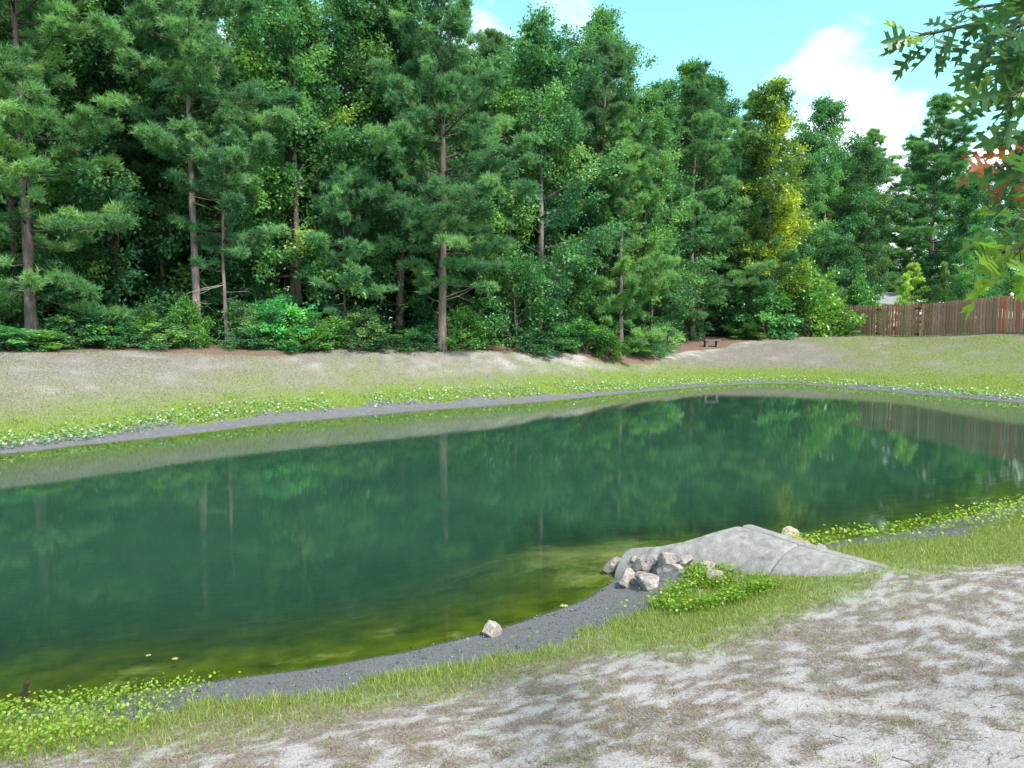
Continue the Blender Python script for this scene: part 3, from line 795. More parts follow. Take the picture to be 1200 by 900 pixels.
MARKS = [(70, 'the bushy low-boughed pine'), (170, 'the thin reddish-trunked pine'), (310, 'the tall pale-trunked pine'), (415, 'the young sparse pine'), (560, 'the broad airy pine'), (670, 'the large glossy tree'), (760, 'the bright dense pine'), (850, 'the huge dark pine'), (925, 'the yellowing tree'), (1050, 'the small grey roof'), (9999, 'the long fence section')]
def mark(u): return next(m for lim, m in MARKS if u < lim)
for u, D in deep:
    parts, h0, nm, lab, grp, kd = rng.choice(KINDS)
    vmin = np.interp(u, SKY_U, SKY_V)
    gz = float(gh((u - 600) / F * D, D))
    hmax = EYE + (375 - vmin) * D / F - gz
    sc = min(rng.uniform(0.85, 1.15), hmax / h0)
    if sc < 0.35: continue
    g = rng.uniform(0.75, 1.15)
    plant(nm, parts, lab + ' ' + mark(u), 'tree', spot(u, D), rng.uniform(0, 6.28), sc, grp + ' behind ' + mark(u), (g * rng.uniform(0.9, 1.1), g, g * rng.uniform(0.85, 1.05)), (0.8, 0.75, 0.78))

# ------------------------------------------------------------------ shrubs
SFULL = ([0, 0.2, 0.6, 1.0], [0.8, 1.0, 0.85, 0.4])
SHR = [broad_parts(41, 2.0, 0.02, 1.05, 0.03, 'broad', 0.13, 22, 6, 4, 11, profile=SFULL, stems=4, el=(5, 60), spread=0.08),
       broad_parts(42, 1.5, 0.02, 0.95, 0.025, 'broad', 0.11, 20, 6, 4, 11, profile=SFULL, stems=5, el=(10, 60), spread=0.08),
       broad_parts(43, 2.6, 0.05, 1.1, 0.03, 'broad', 0.12, 20, 6, 4, 10, profile=SFULL, stems=3, el=(10, 65), spread=0.10)]
BRT = broad_parts(44, 2.0, 0.02, 1.15, 0.03, 'bright', 0.13, 26, 7, 4, 12, profile=SFULL, stems=5, el=(5, 60), spread=0.09)
plant('leafy_shrub', SHR[0], 'dense rounded emerald bush between the slender pine and the young sparse pine', 'shrub', spot(334, 29.2), scale=(1.25, 1.1, 0.85), tint=(1.0, 1.6, 1.25))
plant('leafy_shrub', BRT, 'light green sapling-like bush at the foot of the tall pale-trunked pine', 'shrub', spot(222, 28.0), scale=0.75, tint=(0.9, 1.05, 0.8))
plant('leafy_shrub', BRT, 'small yellow-green bush between the bushy pine and the pale-trunked pine', 'shrub', spot(176, 27.2), scale=(0.45, 0.45, 0.6), tint=(1.5, 1.4, 0.7))
plant('leafy_shrub', BRT, 'large bright green vine-covered bush at the end of the fence', 'shrub', spot(952, 50.5), scale=(2.0, 1.8, 2.0), tint=(1.25, 1.25, 0.7))
plant('leafy_shrub', SHR[0], 'dark green bush between the bench and the bright vine-covered bush', 'shrub', spot(898, 49.0), scale=(2.1, 1.6, 1.5), tint=(1.1, 1.3, 1.0))
plant('leafy_shrub', BRT, 'bright leafy creeper draped behind the fence end by the roof', 'shrub', spot(1012, 54.0), scale=(1.3, 1.0, 1.62), tint=(0.9, 1.15, 0.8))
plant('pine_seedling', CEDAR, 'little pale pine seedling against the short fence section', 'tree', spot(999, 49.5), scale=(0.55, 0.55, 0.36), tint=(1.3, 1.3, 1.0))
for k, u in enumerate(np.arange(-200, 985, 21.0)):
    u = u + rng.uniform(-8, 8)
    if 785 < u < 862 or rng.random() < 0.28: continue
    D = float(tree_d(u)) + rng.uniform(-0.1, 1.1)
    g = rng.uniform(0.6, 1.35)
    plant('undergrowth_shrub', rng.choice(SHR + [BRT]), 'low leafy undergrowth bush at the wood edge near ' + mark(u), 'shrub', spot(u, D), rng.uniform(0, 6.28),
          (rng.uniform(0.7, 1.25), rng.uniform(0.7, 1.2), rng.uniform(0.25, 0.78)), 'low bushes near ' + mark(u), (g * rng.uniform(0.8, 1.15), g * 1.05, g))
for k, u in enumerate(np.arange(-200, 985, 24.0)):
    u = u + rng.uniform(-12, 12)
    D = float(tree_d(u)) + rng.uniform(3, 9)
    g = rng.uniform(0.6, 0.95)
    plant('undergrowth_shrub', rng.choice(SHR + [MIDB]) if False else rng.choice(SHR), 'taller shaded bush inside the wood behind ' + mark(u), 'shrub', spot(u, D), rng.uniform(0, 6.28),
          (rng.uniform(1.2, 1.9), rng.uniform(1.2, 1.9), rng.uniform(0.7, 1.6)), 'shaded bushes behind ' + mark(u), (g * 0.9, g, g * 1.0))

# ------------------------------------------------------------------ concrete culvert end
def culvert():
    d = np.array([-0.56, 0.83]); d = d / np.linalg.norm(d)
    ln = np.array([-d[1], d[0]])
    ln = ln if ln[1] < 0 else -ln                 # towards the viewer's side of the pipe
    seam = np.array([3.10, 7.93]); R = 0.57
    root = thing('culvert_pipe', 'weathered concrete culvert pipe with flared end lying on the shore rocks', 'culvert', (float(seam[0]) - 0.07, float(seam[1]), -0.075))
    def pt(s, lat, z):
        q = d * s + ln * lat
        return (q[0], q[1], z)
    def loft(name, ss, wfun, zfun, top_near, top_far, nseg=40):
        v, f = [], []
        for s in ss:
            zc, Rz, w = zfun(s), R, wfun(s)
            a0 = math.asin(max(-0.99, min(1, (top_near(s) - zc) / Rz)))
            a1 = math.asin(max(-0.99, min(1, (top_far(s) - zc) / Rz)))
            for k in range(nseg + 1):
                a = a0 + (-(math.pi + a1) - a0) * k / nseg
                c, sn = math.cos(a), math.sin(a)
                v.append(pt(s, w * c, zc + Rz * sn))
        n = nseg + 1
        for i in range(len(ss) - 1):
            for k in range(nseg):
                f.append((i * n + k, i * n + k + 1, (i + 1) * n + k + 1, (i + 1) * n + k))
        me = make_mesh(name, np.array(v), np.array(f), smooth=True)
        o = link(name, me, M['concrete'], root)
        sm = o.modifiers.new('wall', 'SOLIDIFY'); sm.thickness = 0.10; sm.offset = -1
        bv = o.modifiers.new('edge', 'BEVEL'); bv.width = 0.022; bv.segments = 3; bv.limit_method = 'ANGLE'; bv.angle_limit = math.radians(50)
        return o
    up = lambda s: 0.635 if s > -0.1 else 0.62
    full = lambda s: 9.0
    loft('pipe_section', np.linspace(-2.4, -0.005, 24), lambda s: R, lambda s: 0.045 - 0.004 * s, full, full, 48)
    tops = np.array([[0.005, 0.64], [0.60, 0.66], [0.76, 0.655], [0.86, 0.62], [1.10, 0.50], [1.35, 0.41], [1.62, 0.345], [1.70, 0.325], [1.75, 0.28]])
    ss = np.concatenate([np.linspace(0.005, 0.76, 14), np.linspace(0.79, 1.75, 40)])
    zc = lambda s: 0.055 + 0.02 * sstep(0, 0.6, s) - 0.10 * sstep(0.8, 1.8, s)
    def tn(s):
        return 9.0 if s <= 0.761 else float(np.interp(s, tops[:, 0], tops[:, 1]))
    def tf(s):
        return 9.0 if s <= 0.761 else float(np.interp(s, tops[:, 0], tops[:, 1])) - 0.16 * float(sstep(0.76, 1.3, s))
    loft('flared_end', ss, lambda s: R + 0.40 * float(sstep(0.2, 1.9, s)), lambda s: float(zc(s)), tn, tf)
    # iron strap across the joint
    a = np.linspace(math.radians(72), math.radians(96), 6)
    ac = Acc(); ac.tube([pt(0.0, (R + 0.012) * math.cos(x), 0.05 + (R + 0.012) * math.sin(x)) for x in a], [0.008] * 6, 6)
    link('joint_strap', ac.mesh('joint_strap'), M['iron'], root)
    return root
culvert()

# ------------------------------------------------------------------ rocks
def rock_mesh(seed, sub=4):
    r = np.random.default_rng(seed)
    bm = bmesh.new()
    bmesh.ops.create_icosphere(bm, subdivisions=sub, radius=1.0)
    P = np.array([v.co[:] for v in bm.verts])
    for k in range(22):
        nn = unit(r.normal(size=3)); off = r.uniform(0.46, 0.86)
        h = P @ nn - off
        P = P - np.where(h > 0, h, 0)[:, None] * nn * 1.0
    P += 0.16 * (fbm(P[:, 0] * 2.5 + 5, P[:, 1] * 2.5 + P[:, 2] * 2.1, seed, 5) - 0.5)[:, None] * unit(P)
    P -= P.mean(0)
    P /= (P.max(0) - P.min(0)).max()
    for v, p in zip(bm.verts, P): v.co = p
    me = bm_mesh('rock', bm, False)
    return me
RM = [rock_mesh(60 + k) for k in range(8)]
PILE, PG = 'pale angular rock in the riprap pile at the culvert toe', 'rocks piled at the culvert toe'
rocks = [  # u, v of the base, width px, height px, mesh, turn, extra height, tint, label, group
    (722, 671, 25, 20, 0, 0.3, 0.0, (0.92, 0.86, 0.82), 'squarish rock standing in the water in front of the culvert toe', None),
    (738, 686, 27, 20, 1, 1.1, 0.0, (1.15, 1.02, 0.98), 'pinkish rock at the waterline beside the gravel', None),
    (760, 690, 37, 24, 2, 2.0, 0.0, (1.0, 0.93, 0.95), 'largest front rock of the pile with a dark underside', None),
    (758, 674, 30, 21, 3, 0.6, 0.07, (0.85, 0.79, 0.76), PILE, PG),
    (782, 664, 25, 21, 4, 1.5, 0.05, (0.88, 0.82, 0.78), PILE, PG),
    (789, 678, 33, 21, 5, 2.6, 0.05, (1.22, 1.15, 1.10), 'white-topped rock of the pile next to the green weeds', None),
    (748, 661, 22, 11, 6, 0.9, 0.04, (1.0, 0.93, 0.95), PILE, PG),
    (742, 668, 16, 12, 7, 2.2, 0.03, (1.0, 0.9, 0.87), PILE, PG),
    (767, 659, 16, 11, 1, 0.2, 0.05, (1.0, 0.92, 0.95), PILE, PG),
    (806, 661, 22, 13, 2, 1.2, 0.04, (1.05, 0.96, 0.93), 'smooth rock half hidden between the culvert and the weeds', None),
    (838, 684, 22, 19, 3, 2.9, 0.0, (1.25, 1.08, 1.0), 'pinkish triangular rock sitting alone in the weeds', None),
    (832, 670, 24, 11, 4, 0.4, 0.02, (1.15, 1.05, 0.95), 'flat pale rock in the weeds beside the culvert', None),
    (866, 684, 16, 9, 6, 1.0, 0.0, (1.1, 1.02, 0.98), 'tiny flat stone in the weeds near the pipe joint', None),
    (929, 640, 25, 19, 5, 0.8, 0.06, (1.35, 1.12, 0.88), 'tan and white rock behind the culvert by the water', None),
    (943, 646, 24, 14, 0, 2.0, 0.02, (1.35, 0.95, 0.75), 'orange-brown low rock behind the culvert', None),
    (962, 645, 18, 8, 7, 0.0, 0.0, (1.05, 1.0, 1.0), 'small grey stone lying in the grass behind the pipe', None),
    (577, 746, 25, 20, 4, 0.1, 0.0, (1.30, 1.18, 1.10), 'lone pale pink stone on the dark gravel at the water edge', None),
    (548, 751, 5, 4, 1, 0.1, 0.0, (0.8, 0.8, 0.8), 'small pebble on the dark gravel near the lone stone', None),
]
DEPTH = {(758, 674): 8.5, (742, 668): 8.72, (748, 661): 8.72, (767, 659): 8.5, (782, 664): 8.3, (789, 678): 8.12, (806, 661): 8.18}
for u, v, w, h, k, rz, dz, tint, lab, grp in rocks:
    p = at_y(u, v, DEPTH[u, v]) if (u, v) in DEPTH else ground_pt(u, v)
    if (u, v) in DEPTH: dz = 0.0
    sw, sh = w * p[1] / F * 1.06, h * p[1] / F * 1.04
    o = link('rock', RM[k], M['rock'], None, (p[0], p[1] + sw * 0.25, p[2] + dz + sh * 0.26), (0.2 * math.sin(k * 3), 0.2 * math.cos(k * 5), rz), (sw * 1.1, sw * 0.9, sh * 1.25))
    o.color = (*(c * 0.80 for c in tint), 1)
    tag(o, lab, 'rock', grp)

# ------------------------------------------------------------------ wooden fence and gates
def fy(u):
    return 38.58 / ((u - 600) / F + 0.315)
def fpt(y): return np.array([22.2 + (52 - y) * 0.315, y])
FD = unit(fpt(30.0) - fpt(50.0)); FN = np.array([-FD[1], FD[0]]); FN = FN if FN[1] < 0 else -FN
fang = math.atan2(FD[1], FD[0])
PICK = bm_mesh('picket', box_bm(0, 0, 0.965, 0.138, 0.018, 1.88, 0.004))
PICK.materials.append(M['fence_wood'])
PICKR = bm_mesh('red_picket', box_bm(0, 0, 0.965, 0.138, 0.018, 1.88, 0.004))
PICKR.materials.append(M['red_wood'])
frng = random.Random(3)
RED_Y = [fy(u) for u in (1026.5, 1045, 1049.5, 1077, 1170, 1175.5, 1190)]
def fence_run(name, label, cat, y0, y1, gate=False, hinge_end=None):
    p0, p1 = fpt(y0), fpt(y1)
    L = float(np.linalg.norm(p1 - p0))
    g0 = float(gh(*p0))
    root = thing(name, label, cat, (p0[0], p0[1], g0), fang)
    n = int(L / 0.196)
    pitch = L / n
    def gz(t):
        q = p0 + FD * t
        return float(gh(q[0], q[1])) - g0
    for side in (1, -1):
        for k in range(n):
            t = (k + (0.5 if side == 1 else 1.0)) * pitch
            if t > L - 0.05: continue
            y = p0[1] + FD[1] * t
            red = side == 1 and any(abs(y - ry) < 0.11 for ry in RED_Y)
            c = frng.uniform(0.75, 1.2)
            # front boards face the pond: local -y or +y
            ny_ = 0.034 * side * FSIGN
            o = link('picket', PICKR if red else PICK, None, root, (t, ny_, gz(t) + frng.uniform(-0.012, 0.012)), (0, frng.uniform(-0.012, 0.012), 0))
            o.color = (c * frng.uniform(0.92, 1.1), c, c * frng.uniform(0.9, 1.15), 1)
    for zr in (0.28, 0.95, 1.58):
        a, b = gz(0), gz(L)
        bm = bmesh.new(); r = bmesh.ops.create_cube(bm, size=1.0)
        for vv in r['verts']:
            t = (vv.co.x + 0.5) * L
            vv.co = Vector((t, vv.co.y * 0.04, zr + a + (b - a) * (vv.co.x + 0.5) + vv.co.z * 0.088))
        link('rail', bm_mesh('rail', bm), M['fence_wood'], root)
    if not gate:
        k = 0
        while k * 2.4 <= L:
            t = min(k * 2.4 + 0.05, L - 0.05)
            o = link('post', bm_mesh('post', box_bm(0, 0, 0.86, 0.09, 0.09, 1.9, 0.005)), M['fence_wood'], root, (t, -0.09 * FSIGN, gz(t)))
            k += 1
    else:
        for zr in (0.12, 1.64):
            t = 0.04 if hinge_end == 0 else L - 0.04
            bm = box_bm(0.16 * (1 if hinge_end == 0 else -1), 0, 0, 0.40, 0.012, 0.05)
            box_bm(0, 0, 0, 0.09, 0.03, 0.14, bm=bm)
            link('hinge', bm_mesh('hinge', bm), M['iron'], root, (t, 0.062 * FSIGN, gz(t) + zr))
    return root
_t = np.array([-math.sin(fang), math.cos(fang)])
FSIGN = 1 if _t @ FN > 0 else -1
fence_run('wooden_fence', 'weathered wooden fence section running from the bright bush to the gates', 'fence', fy(985), fy(1025.5))
fence_run('fence_gate', 'narrow wooden gate leaf next to the short fence section', 'gate', fy(1026.3), fy(1046.5), True, 0)
fence_run('fence_gate', 'wide wooden gate leaf next to the long fence section', 'gate', fy(1047.2), fy(1077), True, 1)
fence_run('wooden_fence', 'long weathered wooden fence section with scattered red boards', 'fence', fy(1078), 31.0)

# white post with ball finial behind the fence
q = fpt(fy(1167)) - FN * 0.9
rt = thing('garden_post', 'white post with a round finial peeking over the fence', 'post', (q[0], q[1], float(gh(*q))))
link('post', bm_mesh('post', box_bm(0, 0, 0.87, 0.10, 0.10, 1.76, 0.006)), M['white'], rt)
bm = bmesh.new(); bmesh.ops.create_uvsphere(bm, u_segments=16, v_segments=10, radius=0.095)
link('finial', bm_mesh('finial', bm, True), M['white'], rt, (0, 0, 1.96))
link('collar', bm_mesh('collar', box_bm(0, 0, 1.79, 0.16, 0.16, 0.06, 0.01)), M['white'], rt)

# small house behind the fence
hx, hy = 27.6, 62.0
hz = float(gh(hx, hy))
hs = thing('garden_house', 'small house with grey shingle roof behind the gate', 'house', (hx, hy, hz))
ridge, eave, hl, hd = 2.88, 2.02, 3.1, 2.6
bm = bmesh.new()
V = [bm.verts.new(c) for c in ((-hl, -hd, 0), (hl, -hd, 0), (hl, hd, 0), (-hl, hd, 0), (-hl, -hd, eave), (hl, -hd, eave), (hl, hd, eave), (-hl, hd, eave), (-hl, 0, ridge - .03), (hl, 0, ridge - .03))]
for fc in ((0, 1, 5, 4), (2, 3, 7, 6), (1, 2, 6, 9, 5), (3, 0, 4, 8, 7)): bm.faces.new([V[i] for i in fc])
link('wall', bm_mesh('wall', bm), M['siding'], hs)
for sgn in (-1, 1):
    bm = bmesh.new(); r = bmesh.ops.create_cube(bm, size=1.0)
    for vv in r['verts']:
        yy = (vv.co.y + 0.5)
        vv.co = Vector((vv.co.x * 2 * (hl + 0.25), sgn * yy * (hd + 0.3), ridge + 0.02 - yy * (ridge - eave) * (hd + 0.3) / hd + vv.co.z * 0.07 + 0.05))
    rf = link('roof', bm_mesh('roof', bm), M['roof'], hs)
    for ex in (-1, 1):
        bm = bmesh.new(); r = bmesh.ops.create_cube(bm, size=1.0)
        for vv in r['verts']:
            yy = (vv.co.y + 0.5)
            vv.co = Vector((ex * (hl + 0.27) + vv.co.x * 0.04, sgn * yy * (hd + 0.3), ridge - yy * (ridge - eave) * (hd + 0.3) / hd + vv.co.z * 0.18))
        link('rake_board', bm_mesh('rake_board', bm), M['white'], hs)
wd = link('window', bm_mesh('window', box_bm(0.8, -hd - 0.03, 1.25, 1.0, 0.06, 1.1, 0.01)), M['white'], hs)
link('pane', bm_mesh('pane', box_bm(0.8, -hd - 0.06, 1.25, 0.84, 0.03, 0.94)), M['glass'], wd)
link('door', bm_mesh('door', box_bm(-1.2, -hd - 0.03, 1.0, 0.9, 0.05, 2.0, 0.01)), M['white'], hs)

# stone bench
bx, by, bz = spot(833.5, 45.2)
bn = thing('stone_bench', 'small grey stone bench at the edge of the wood', 'bench', (bx, by, bz + 0.02), 0.25)
M['stone'] = noise_mat('bench_stone', [(0.3, (0.09, 0.08, 0.085)), (0.7, (0.20, 0.18, 0.19))], 8, 8, 0.9, 0.4, 0.01)
link('seat', bm_mesh('seat', box_bm(0, 0, 0.405, 1.02, 0.36, 0.085, 0.015)), M['stone'], bn)
for sx in (-0.36, 0.36):
    bm = box_bm(sx, 0, 0.18, 0.13, 0.26, 0.36)
    box_bm(sx, 0, 0.03, 0.2, 0.30, 0.06, bm=bm); box_bm(sx, 0, 0.34, 0.19, 0.29, 0.05, bm=bm)
    link('leg', bm_mesh('leg', bm), M['stone'], bn)

# ------------------------------------------------------------------ oak tree reaching in from the right
def oak_leaf_mesh(seed):
    r = np.random.default_rng(seed)
    half = [(0.0, 0.008), (0.16, 0.012), (0.24, 0.06), (0.27, 0.24), (0.34, 0.22), (0.37, 0.07), (0.44, 0.06), (0.50, 0.38), (0.56, 0.30), (0.62, 0.36), (0.58, 0.09), (0.66, 0.07), (0.74, 0.24), (0.80, 0.22), (0.86, 0.26), (0.80, 0.07), (0.90, 0.05), (1.0, 0.0)]
    v, f = [], []
    spine = [0.0, 0.16, 0.24, 0.37, 0.44, 0.58, 0.66, 0.80, 0.90, 1.0]
    bend = r.uniform(-0.55, 0.15); fold = r.uniform(0.05, 0.45); tw = r.uniform(-0.3, 0.3)
    def P(x, y):
        return (x, y, bend * x * x + fold * abs(y) + tw * x * y)
    n0 = len(spine)
    v += [P(x, 0) for x in spine]
    for sg in (1, -1):
        o = len(v)
        v += [P(x, sg * y) for x, y in half]
        quads = [(0, 1, 0, 1), (1, 2, 1, 2)]
        tri = [(0, 1, o + 1), (0, o + 1, o + 0), (1, 2, o + 2), (1, o + 2, o + 1),
               (2, 3, o + 5), (2, o + 5, o + 2), (o + 2, o + 5, o + 4), (o + 2, o + 4, o + 3),
               (3, 4, o + 6), (3, o + 6, o + 5),
               (4, 5, o + 10), (4, o + 10, o + 6), (o + 6, o + 10, o + 8), (o + 6, o + 8, o + 7), (o + 8, o + 10, o + 9),
               (5, 6, o + 11), (5, o + 11, o + 10),
               (6, 7, o + 15), (6, o + 15, o + 11), (o + 11, o + 15, o + 13), (o + 11, o + 13, o + 12), (o + 13, o + 15, o + 14),
               (7, 8, o + 16), (7, o + 16, o + 15), (8, 9, o + 17), (8, o + 17, o + 16)]
        f += [t if sg == 1 else (t[0], t[2], t[1]) for t in tri]
    return np.array(v), np.array(f)

def oak():
    r = np.random.default_rng(77)
    base = np.array([6.8, -0.2]); bz = float(gh(*base))
    root = thing('oak_tree', 'oak tree with large lobed leaves hanging over the near bank', 'tree', (base[0], base[1], bz - 0.05))
    B = np.array([base[0], base[1], bz - 0.05])
    tl = np.array([[0, 0, 0], [0.03, 0.05, 1.0], [-0.02, 0.1, 2.2], [0.05, 0.12, 3.6], [0.1, 0.1, 5.2], [0.05, 0.05, 7.0]])
    ac = Acc(); ac.tube(tl, [0.22, 0.17, 0.15, 0.12, 0.08, 0.03], 12)
    link('trunk', ac.mesh('trunk'), M['bark'], root).color = (0.7, 0.72, 0.72, 1)
    br = Acc()
    var_meshes = []
    for k in range(10):
        v, f = oak_leaf_mesh(200 + k)
        val = [0.1, 0.3, 0.45, 0.6, 0.2, 0.75, 0.86, 0.5, 0.35, 1.0][k]
        me = make_mesh('leaf', v, f, dict(var=np.full(len(v), val)))
        me.materials.append(M['oak'])
        var_meshes.append(me)
    cnt = [0]
    def leaf(p, d, size, kind):
        d = unit(d)
        o = link('leaf', var_meshes[kind], None, root, tuple(p))
        q = Vector(d).to_track_quat('X', 'Z')
        o.rotation_euler = q.to_euler()
        o.rotation_euler.rotate_axis('X', r.normal(0, 0.6))
        o.scale = (size,) * 3
        cnt[0] += 1
    # sprays that hang into view: twig tip given by sight line and distance, all joined to limbs from the trunk
    def spray(path, start_t, n, size, kinds, spread=0.10, rad=0.012):
        path = np.array(path) - B
        k = len(path)
        br.tube(path, np.linspace(rad, 0.003, k), 6)
        tt = np.linspace(0, 1, k)
        for i in range(n):
            t = start_t + (1 - start_t) * (i + r.random()) / n
            c = np.array([np.interp(t, tt, path[:, m]) for m in range(3)])
            j = min(int(t * (k - 1)), k - 2)
            bd = unit(path[j + 1] - path[j])
            d = unit(bd * 0.7 + unit(r.normal(size=3)) * 0.8 + np.array([0, 0, -0.35]))
            st = c + d * r.uniform(0.02, 0.06)
            br.tube([c, st], [0.0025, 0.0015], 3)
            leaf(st, d, size * r.uniform(0.75, 1.12), kinds[r.integers(len(kinds))])
    def S(u, v, y): return at_y(u + 12, v, y)
    hub = B + np.array([0, 0.1, 3.3]); hub2 = B + np.array([0.0, 0.1, 2.35])
    dark, mid, lime, brown = [0, 4, 1, 8, 2], [1, 2, 7, 8, 3], [5, 6, 3, 6, 5], [9]
    m1 = S(1290, -60, 3.3)
    br.tube(np.array([hub, (hub + m1) / 2 + (0, 0, 0.1), m1]) - B, [0.06, 0.04, 0.025], 7)
    spray([m1, S(1200, 10, 3.3), S(1130, 28, 3.2), S(1085, 38, 3.2), S(1066, 40, 3.2)], 0.15, 26, 0.14, dark + [6])
    spray([m1, S(1200, -30, 2.7), S(1165, 20, 2.7), S(1150, 50, 2.7)], 0.2, 20, 0.135, dark)
    spray([m1, S(1230, 90, 2.6), S(1205, 150, 2.6), S(1180, 180, 2.6)], 0.35, 14, 0.14, dark + mid)
    spray([m1, S(1215, 0, 2.5), S(1185, 30, 2.5), S(1160, 40, 2.5)], 0.15, 18, 0.135, dark)
    spray([m1, S(1225, 60, 2.4), S(1195, 100, 2.4), S(1170, 115, 2.4)], 0.2, 18, 0.135, dark + mid)
    spray([m1, S(1210, -20, 3.0), S(1160, 5, 3.0), S(1120, 10, 3.0)], 0.2, 20, 0.14, dark)
    spray([m1, S(1225, 40, 2.9), S(1185, 75, 2.9), S(1150, 95, 2.9)], 0.15, 22, 0.145, dark + lime)
    spray([m1, S(1230, 60, 3.0), S(1200, 110, 2.9), S(1165, 140, 2.9)], 0.25, 20, 0.145, mid + lime)
    spray([m1, S(1235, 80, 2.8), S(1215, 130, 2.7), S(1180, 175, 2.7)], 0.3, 16, 0.145, mid)
    spray([m1, S(1215, 20, 2.6), S(1190, 40, 2.5), S(1172, 60, 2.5)], 0.2, 18, 0.13, dark)
    m2 = S(1300, 210, 2.6)
    br.tube(np.array([hub2, (hub2 + m2) / 2, m2]) - B, [0.045, 0.03, 0.018], 7)
    spray([m2, S(1240, 230, 2.5), S(1200, 245, 2.4), S(1165, 265, 2.4)], 0.3, 15, 0.15, lime + [1])
    spray([m2, S(1240, 255, 2.3), S(1195, 285, 2.2), S(1150, 300, 2.2)], 0.4, 12, 0.15, lime)
    spray([m2, S(1235, 200, 2.4), S(1200, 190, 2.4), S(1150, 196, 2.4)], 0.5, 9, 0.12, brown + [9, 2])
    spray([m2, S(1235, 215, 2.2), S(1210, 212, 2.2), S(1190, 215, 2.2)], 0.4, 9, 0.15, dark)
    # the rest of the crown, outside the photograph
    for i in range(24):
        az = i * 2.4
        z = 3.2 + 3.6 * i / 24
        L = r.uniform(1.2, 2.3) * (1.15 - 0.5 * i / 24)
        if -0.35 < math.sin(az) - 0.2 and math.cos(az) < -0.1 and z < 5.0: continue
        pts = curve_branch((0.03, 0.1, z), az, 0.35, L, 0.3, 4)
        br.tube(pts, np.linspace(0.04, 0.01, 5), 6)
    link('branches', br.mesh('branches'), M['twigwood'], root).color = (0.8, 0.8, 0.8, 1)
    lv, lf = oak_leaf_mesh(300)
    N = 900
    c = unit(r.normal(size=(N, 3))) * (r.random((N, 1)) ** 0.45) * np.array([2.3, 2.1, 1.9]) + np.array([0.5, -0.4, 5.4])
    W = c + B
    uu = 600 + F * W[:, 0] / np.maximum(W[:, 1], 0.3)
    c = c[(W[:, 1] < 0.2) | (uu > 1260) | (W[:, 2] > EYE + 0.47 * W[:, 1])]
    N = len(c)
    a, b, g = r.uniform(0, 6.28, N), r.normal(-0.3, 0.5, N), r.normal(0, 0.6, N)
    X = np.stack([np.cos(a) * np.cos(b), np.sin(a) * np.cos(b), np.sin(b)], 1)
    Y = unit(np.cross(unit(np.array([0, 0, 1.0]) + r.normal(0, 0.4, (N, 3))), X)); Z = np.cross(X, Y)
    sz = r.uniform(0.11, 0.16, N)[:, None, None]
    vv = c[:, None, :] + sz * (lv[None, :, 0:1] * X[:, None, :] + lv[None, :, 1:2] * Y[:, None, :] + lv[None, :, 2:3] * Z[:, None, :])
    ff = (np.arange(N)[:, None, None] * len(lv) + lf[None]).reshape(-1, 3)
    o = link('crown', make_mesh('crown', vv.reshape(-1, 3), ff, dict(var=np.repeat(r.uniform(0.1, 0.8, N), len(lv)))), M['oak'], root)
    o['kind'] = 'stuff'
oak()

# ------------------------------------------------------------------ grass and ground cover
def blades(rs, x, y, h, wid, lean, var):
    n = len(x)
    z = gh(x, y) - 0.004
    a = rs.uniform(0, 6.283, n)
    side = np.stack([np.cos(a), np.sin(a), np.zeros(n)], 1) * wid[:, None] * 0.5
    b = rs.uniform(0, 6.283, n)
    p = np.stack([x, y, z], 1)
    off = np.stack([np.cos(b) * lean * h, np.sin(b) * lean * h, h], 1)
    v = np.stack([p - side, p + side, p + off], 1).reshape(-1, 3)
    return v, np.arange(3 * n).reshape(-1, 3), np.repeat(np.clip(var, 0, 1), 3)

rs = np.random.default_rng(5)
# near bank: dry blades on the sand, green ones towards the water
def near_points(n):
    y = 1.9 + (rs.random(n) ** 1.6) * 13
    x = (rs.uniform(-0.75, 0.75, n)) * y + rs.normal(0, 0.2, n)
    return x, y
x, y = near_points(700000)
s, fw, mud, green, straw, cover = zones(x, y)
okd = (s > 0.35) & (fw < 0.3)
pd = okd * (1 - sstep(0.3, 0.8, mud)) * np.clip((cover - 0.2) * 1.3, 0.14, 1) * 0.75
sel = rs.random(len(x)) < pd
xd, yd = x[sel], y[sel]
v, f, var = blades(rs, xd, yd, rs.uniform(0.008, 0.026, len(xd)), rs.uniform(0.003, 0.0065, len(xd)), rs.uniform(0.8, 3.2, len(xd)), rs.beta(2, 2, len(xd)))
tag(link('dry_grass', make_mesh('dry_grass', v, f, dict(var=var)), M['dry']), 'short dead brown grass scattered over the near sandy bank', 'grass', None, 'stuff')
pg = okd * np.where(rs.random(len(x)) < 0.5, 1, 0.5) * (1 - sstep(0.45, 0.95, mud)) * np.clip((green - 0.25) * 1.3, 0, 1)
sel = rs.random(len(x)) < pg
xg, yg = x[sel], y[sel]
hh = rs.uniform(0.02, 0.06, len(xg)) * (1 + 0.7 * sstep(1.6, 0.8, sdist(xg, yg)))
v, f, var = blades(rs, xg, yg, hh, rs.uniform(0.004, 0.008, len(xg)), rs.uniform(0.2, 0.9, len(xg)), rs.beta(2, 2.4, len(xg)) + 0.1)
tag(link('green_grass', make_mesh('green_grass', v, f, dict(var=var)), M['grass']), 'green grass fringe along the near edge of the gravel', 'grass', None, 'stuff')
sel = (rs.random(len(x)) < 0.012) & okd & (mud < 0.3)
xs_, ys_ = x[sel], y[sel]
v, f, var = blades(rs, xs_, ys_, rs.uniform(0.004, 0.012, len(xs_)), rs.uniform(0.002, 0.0035, len(xs_)), rs.uniform(6, 12, len(xs_)), rs.beta(2, 2, len(xs_)) * 0.7)
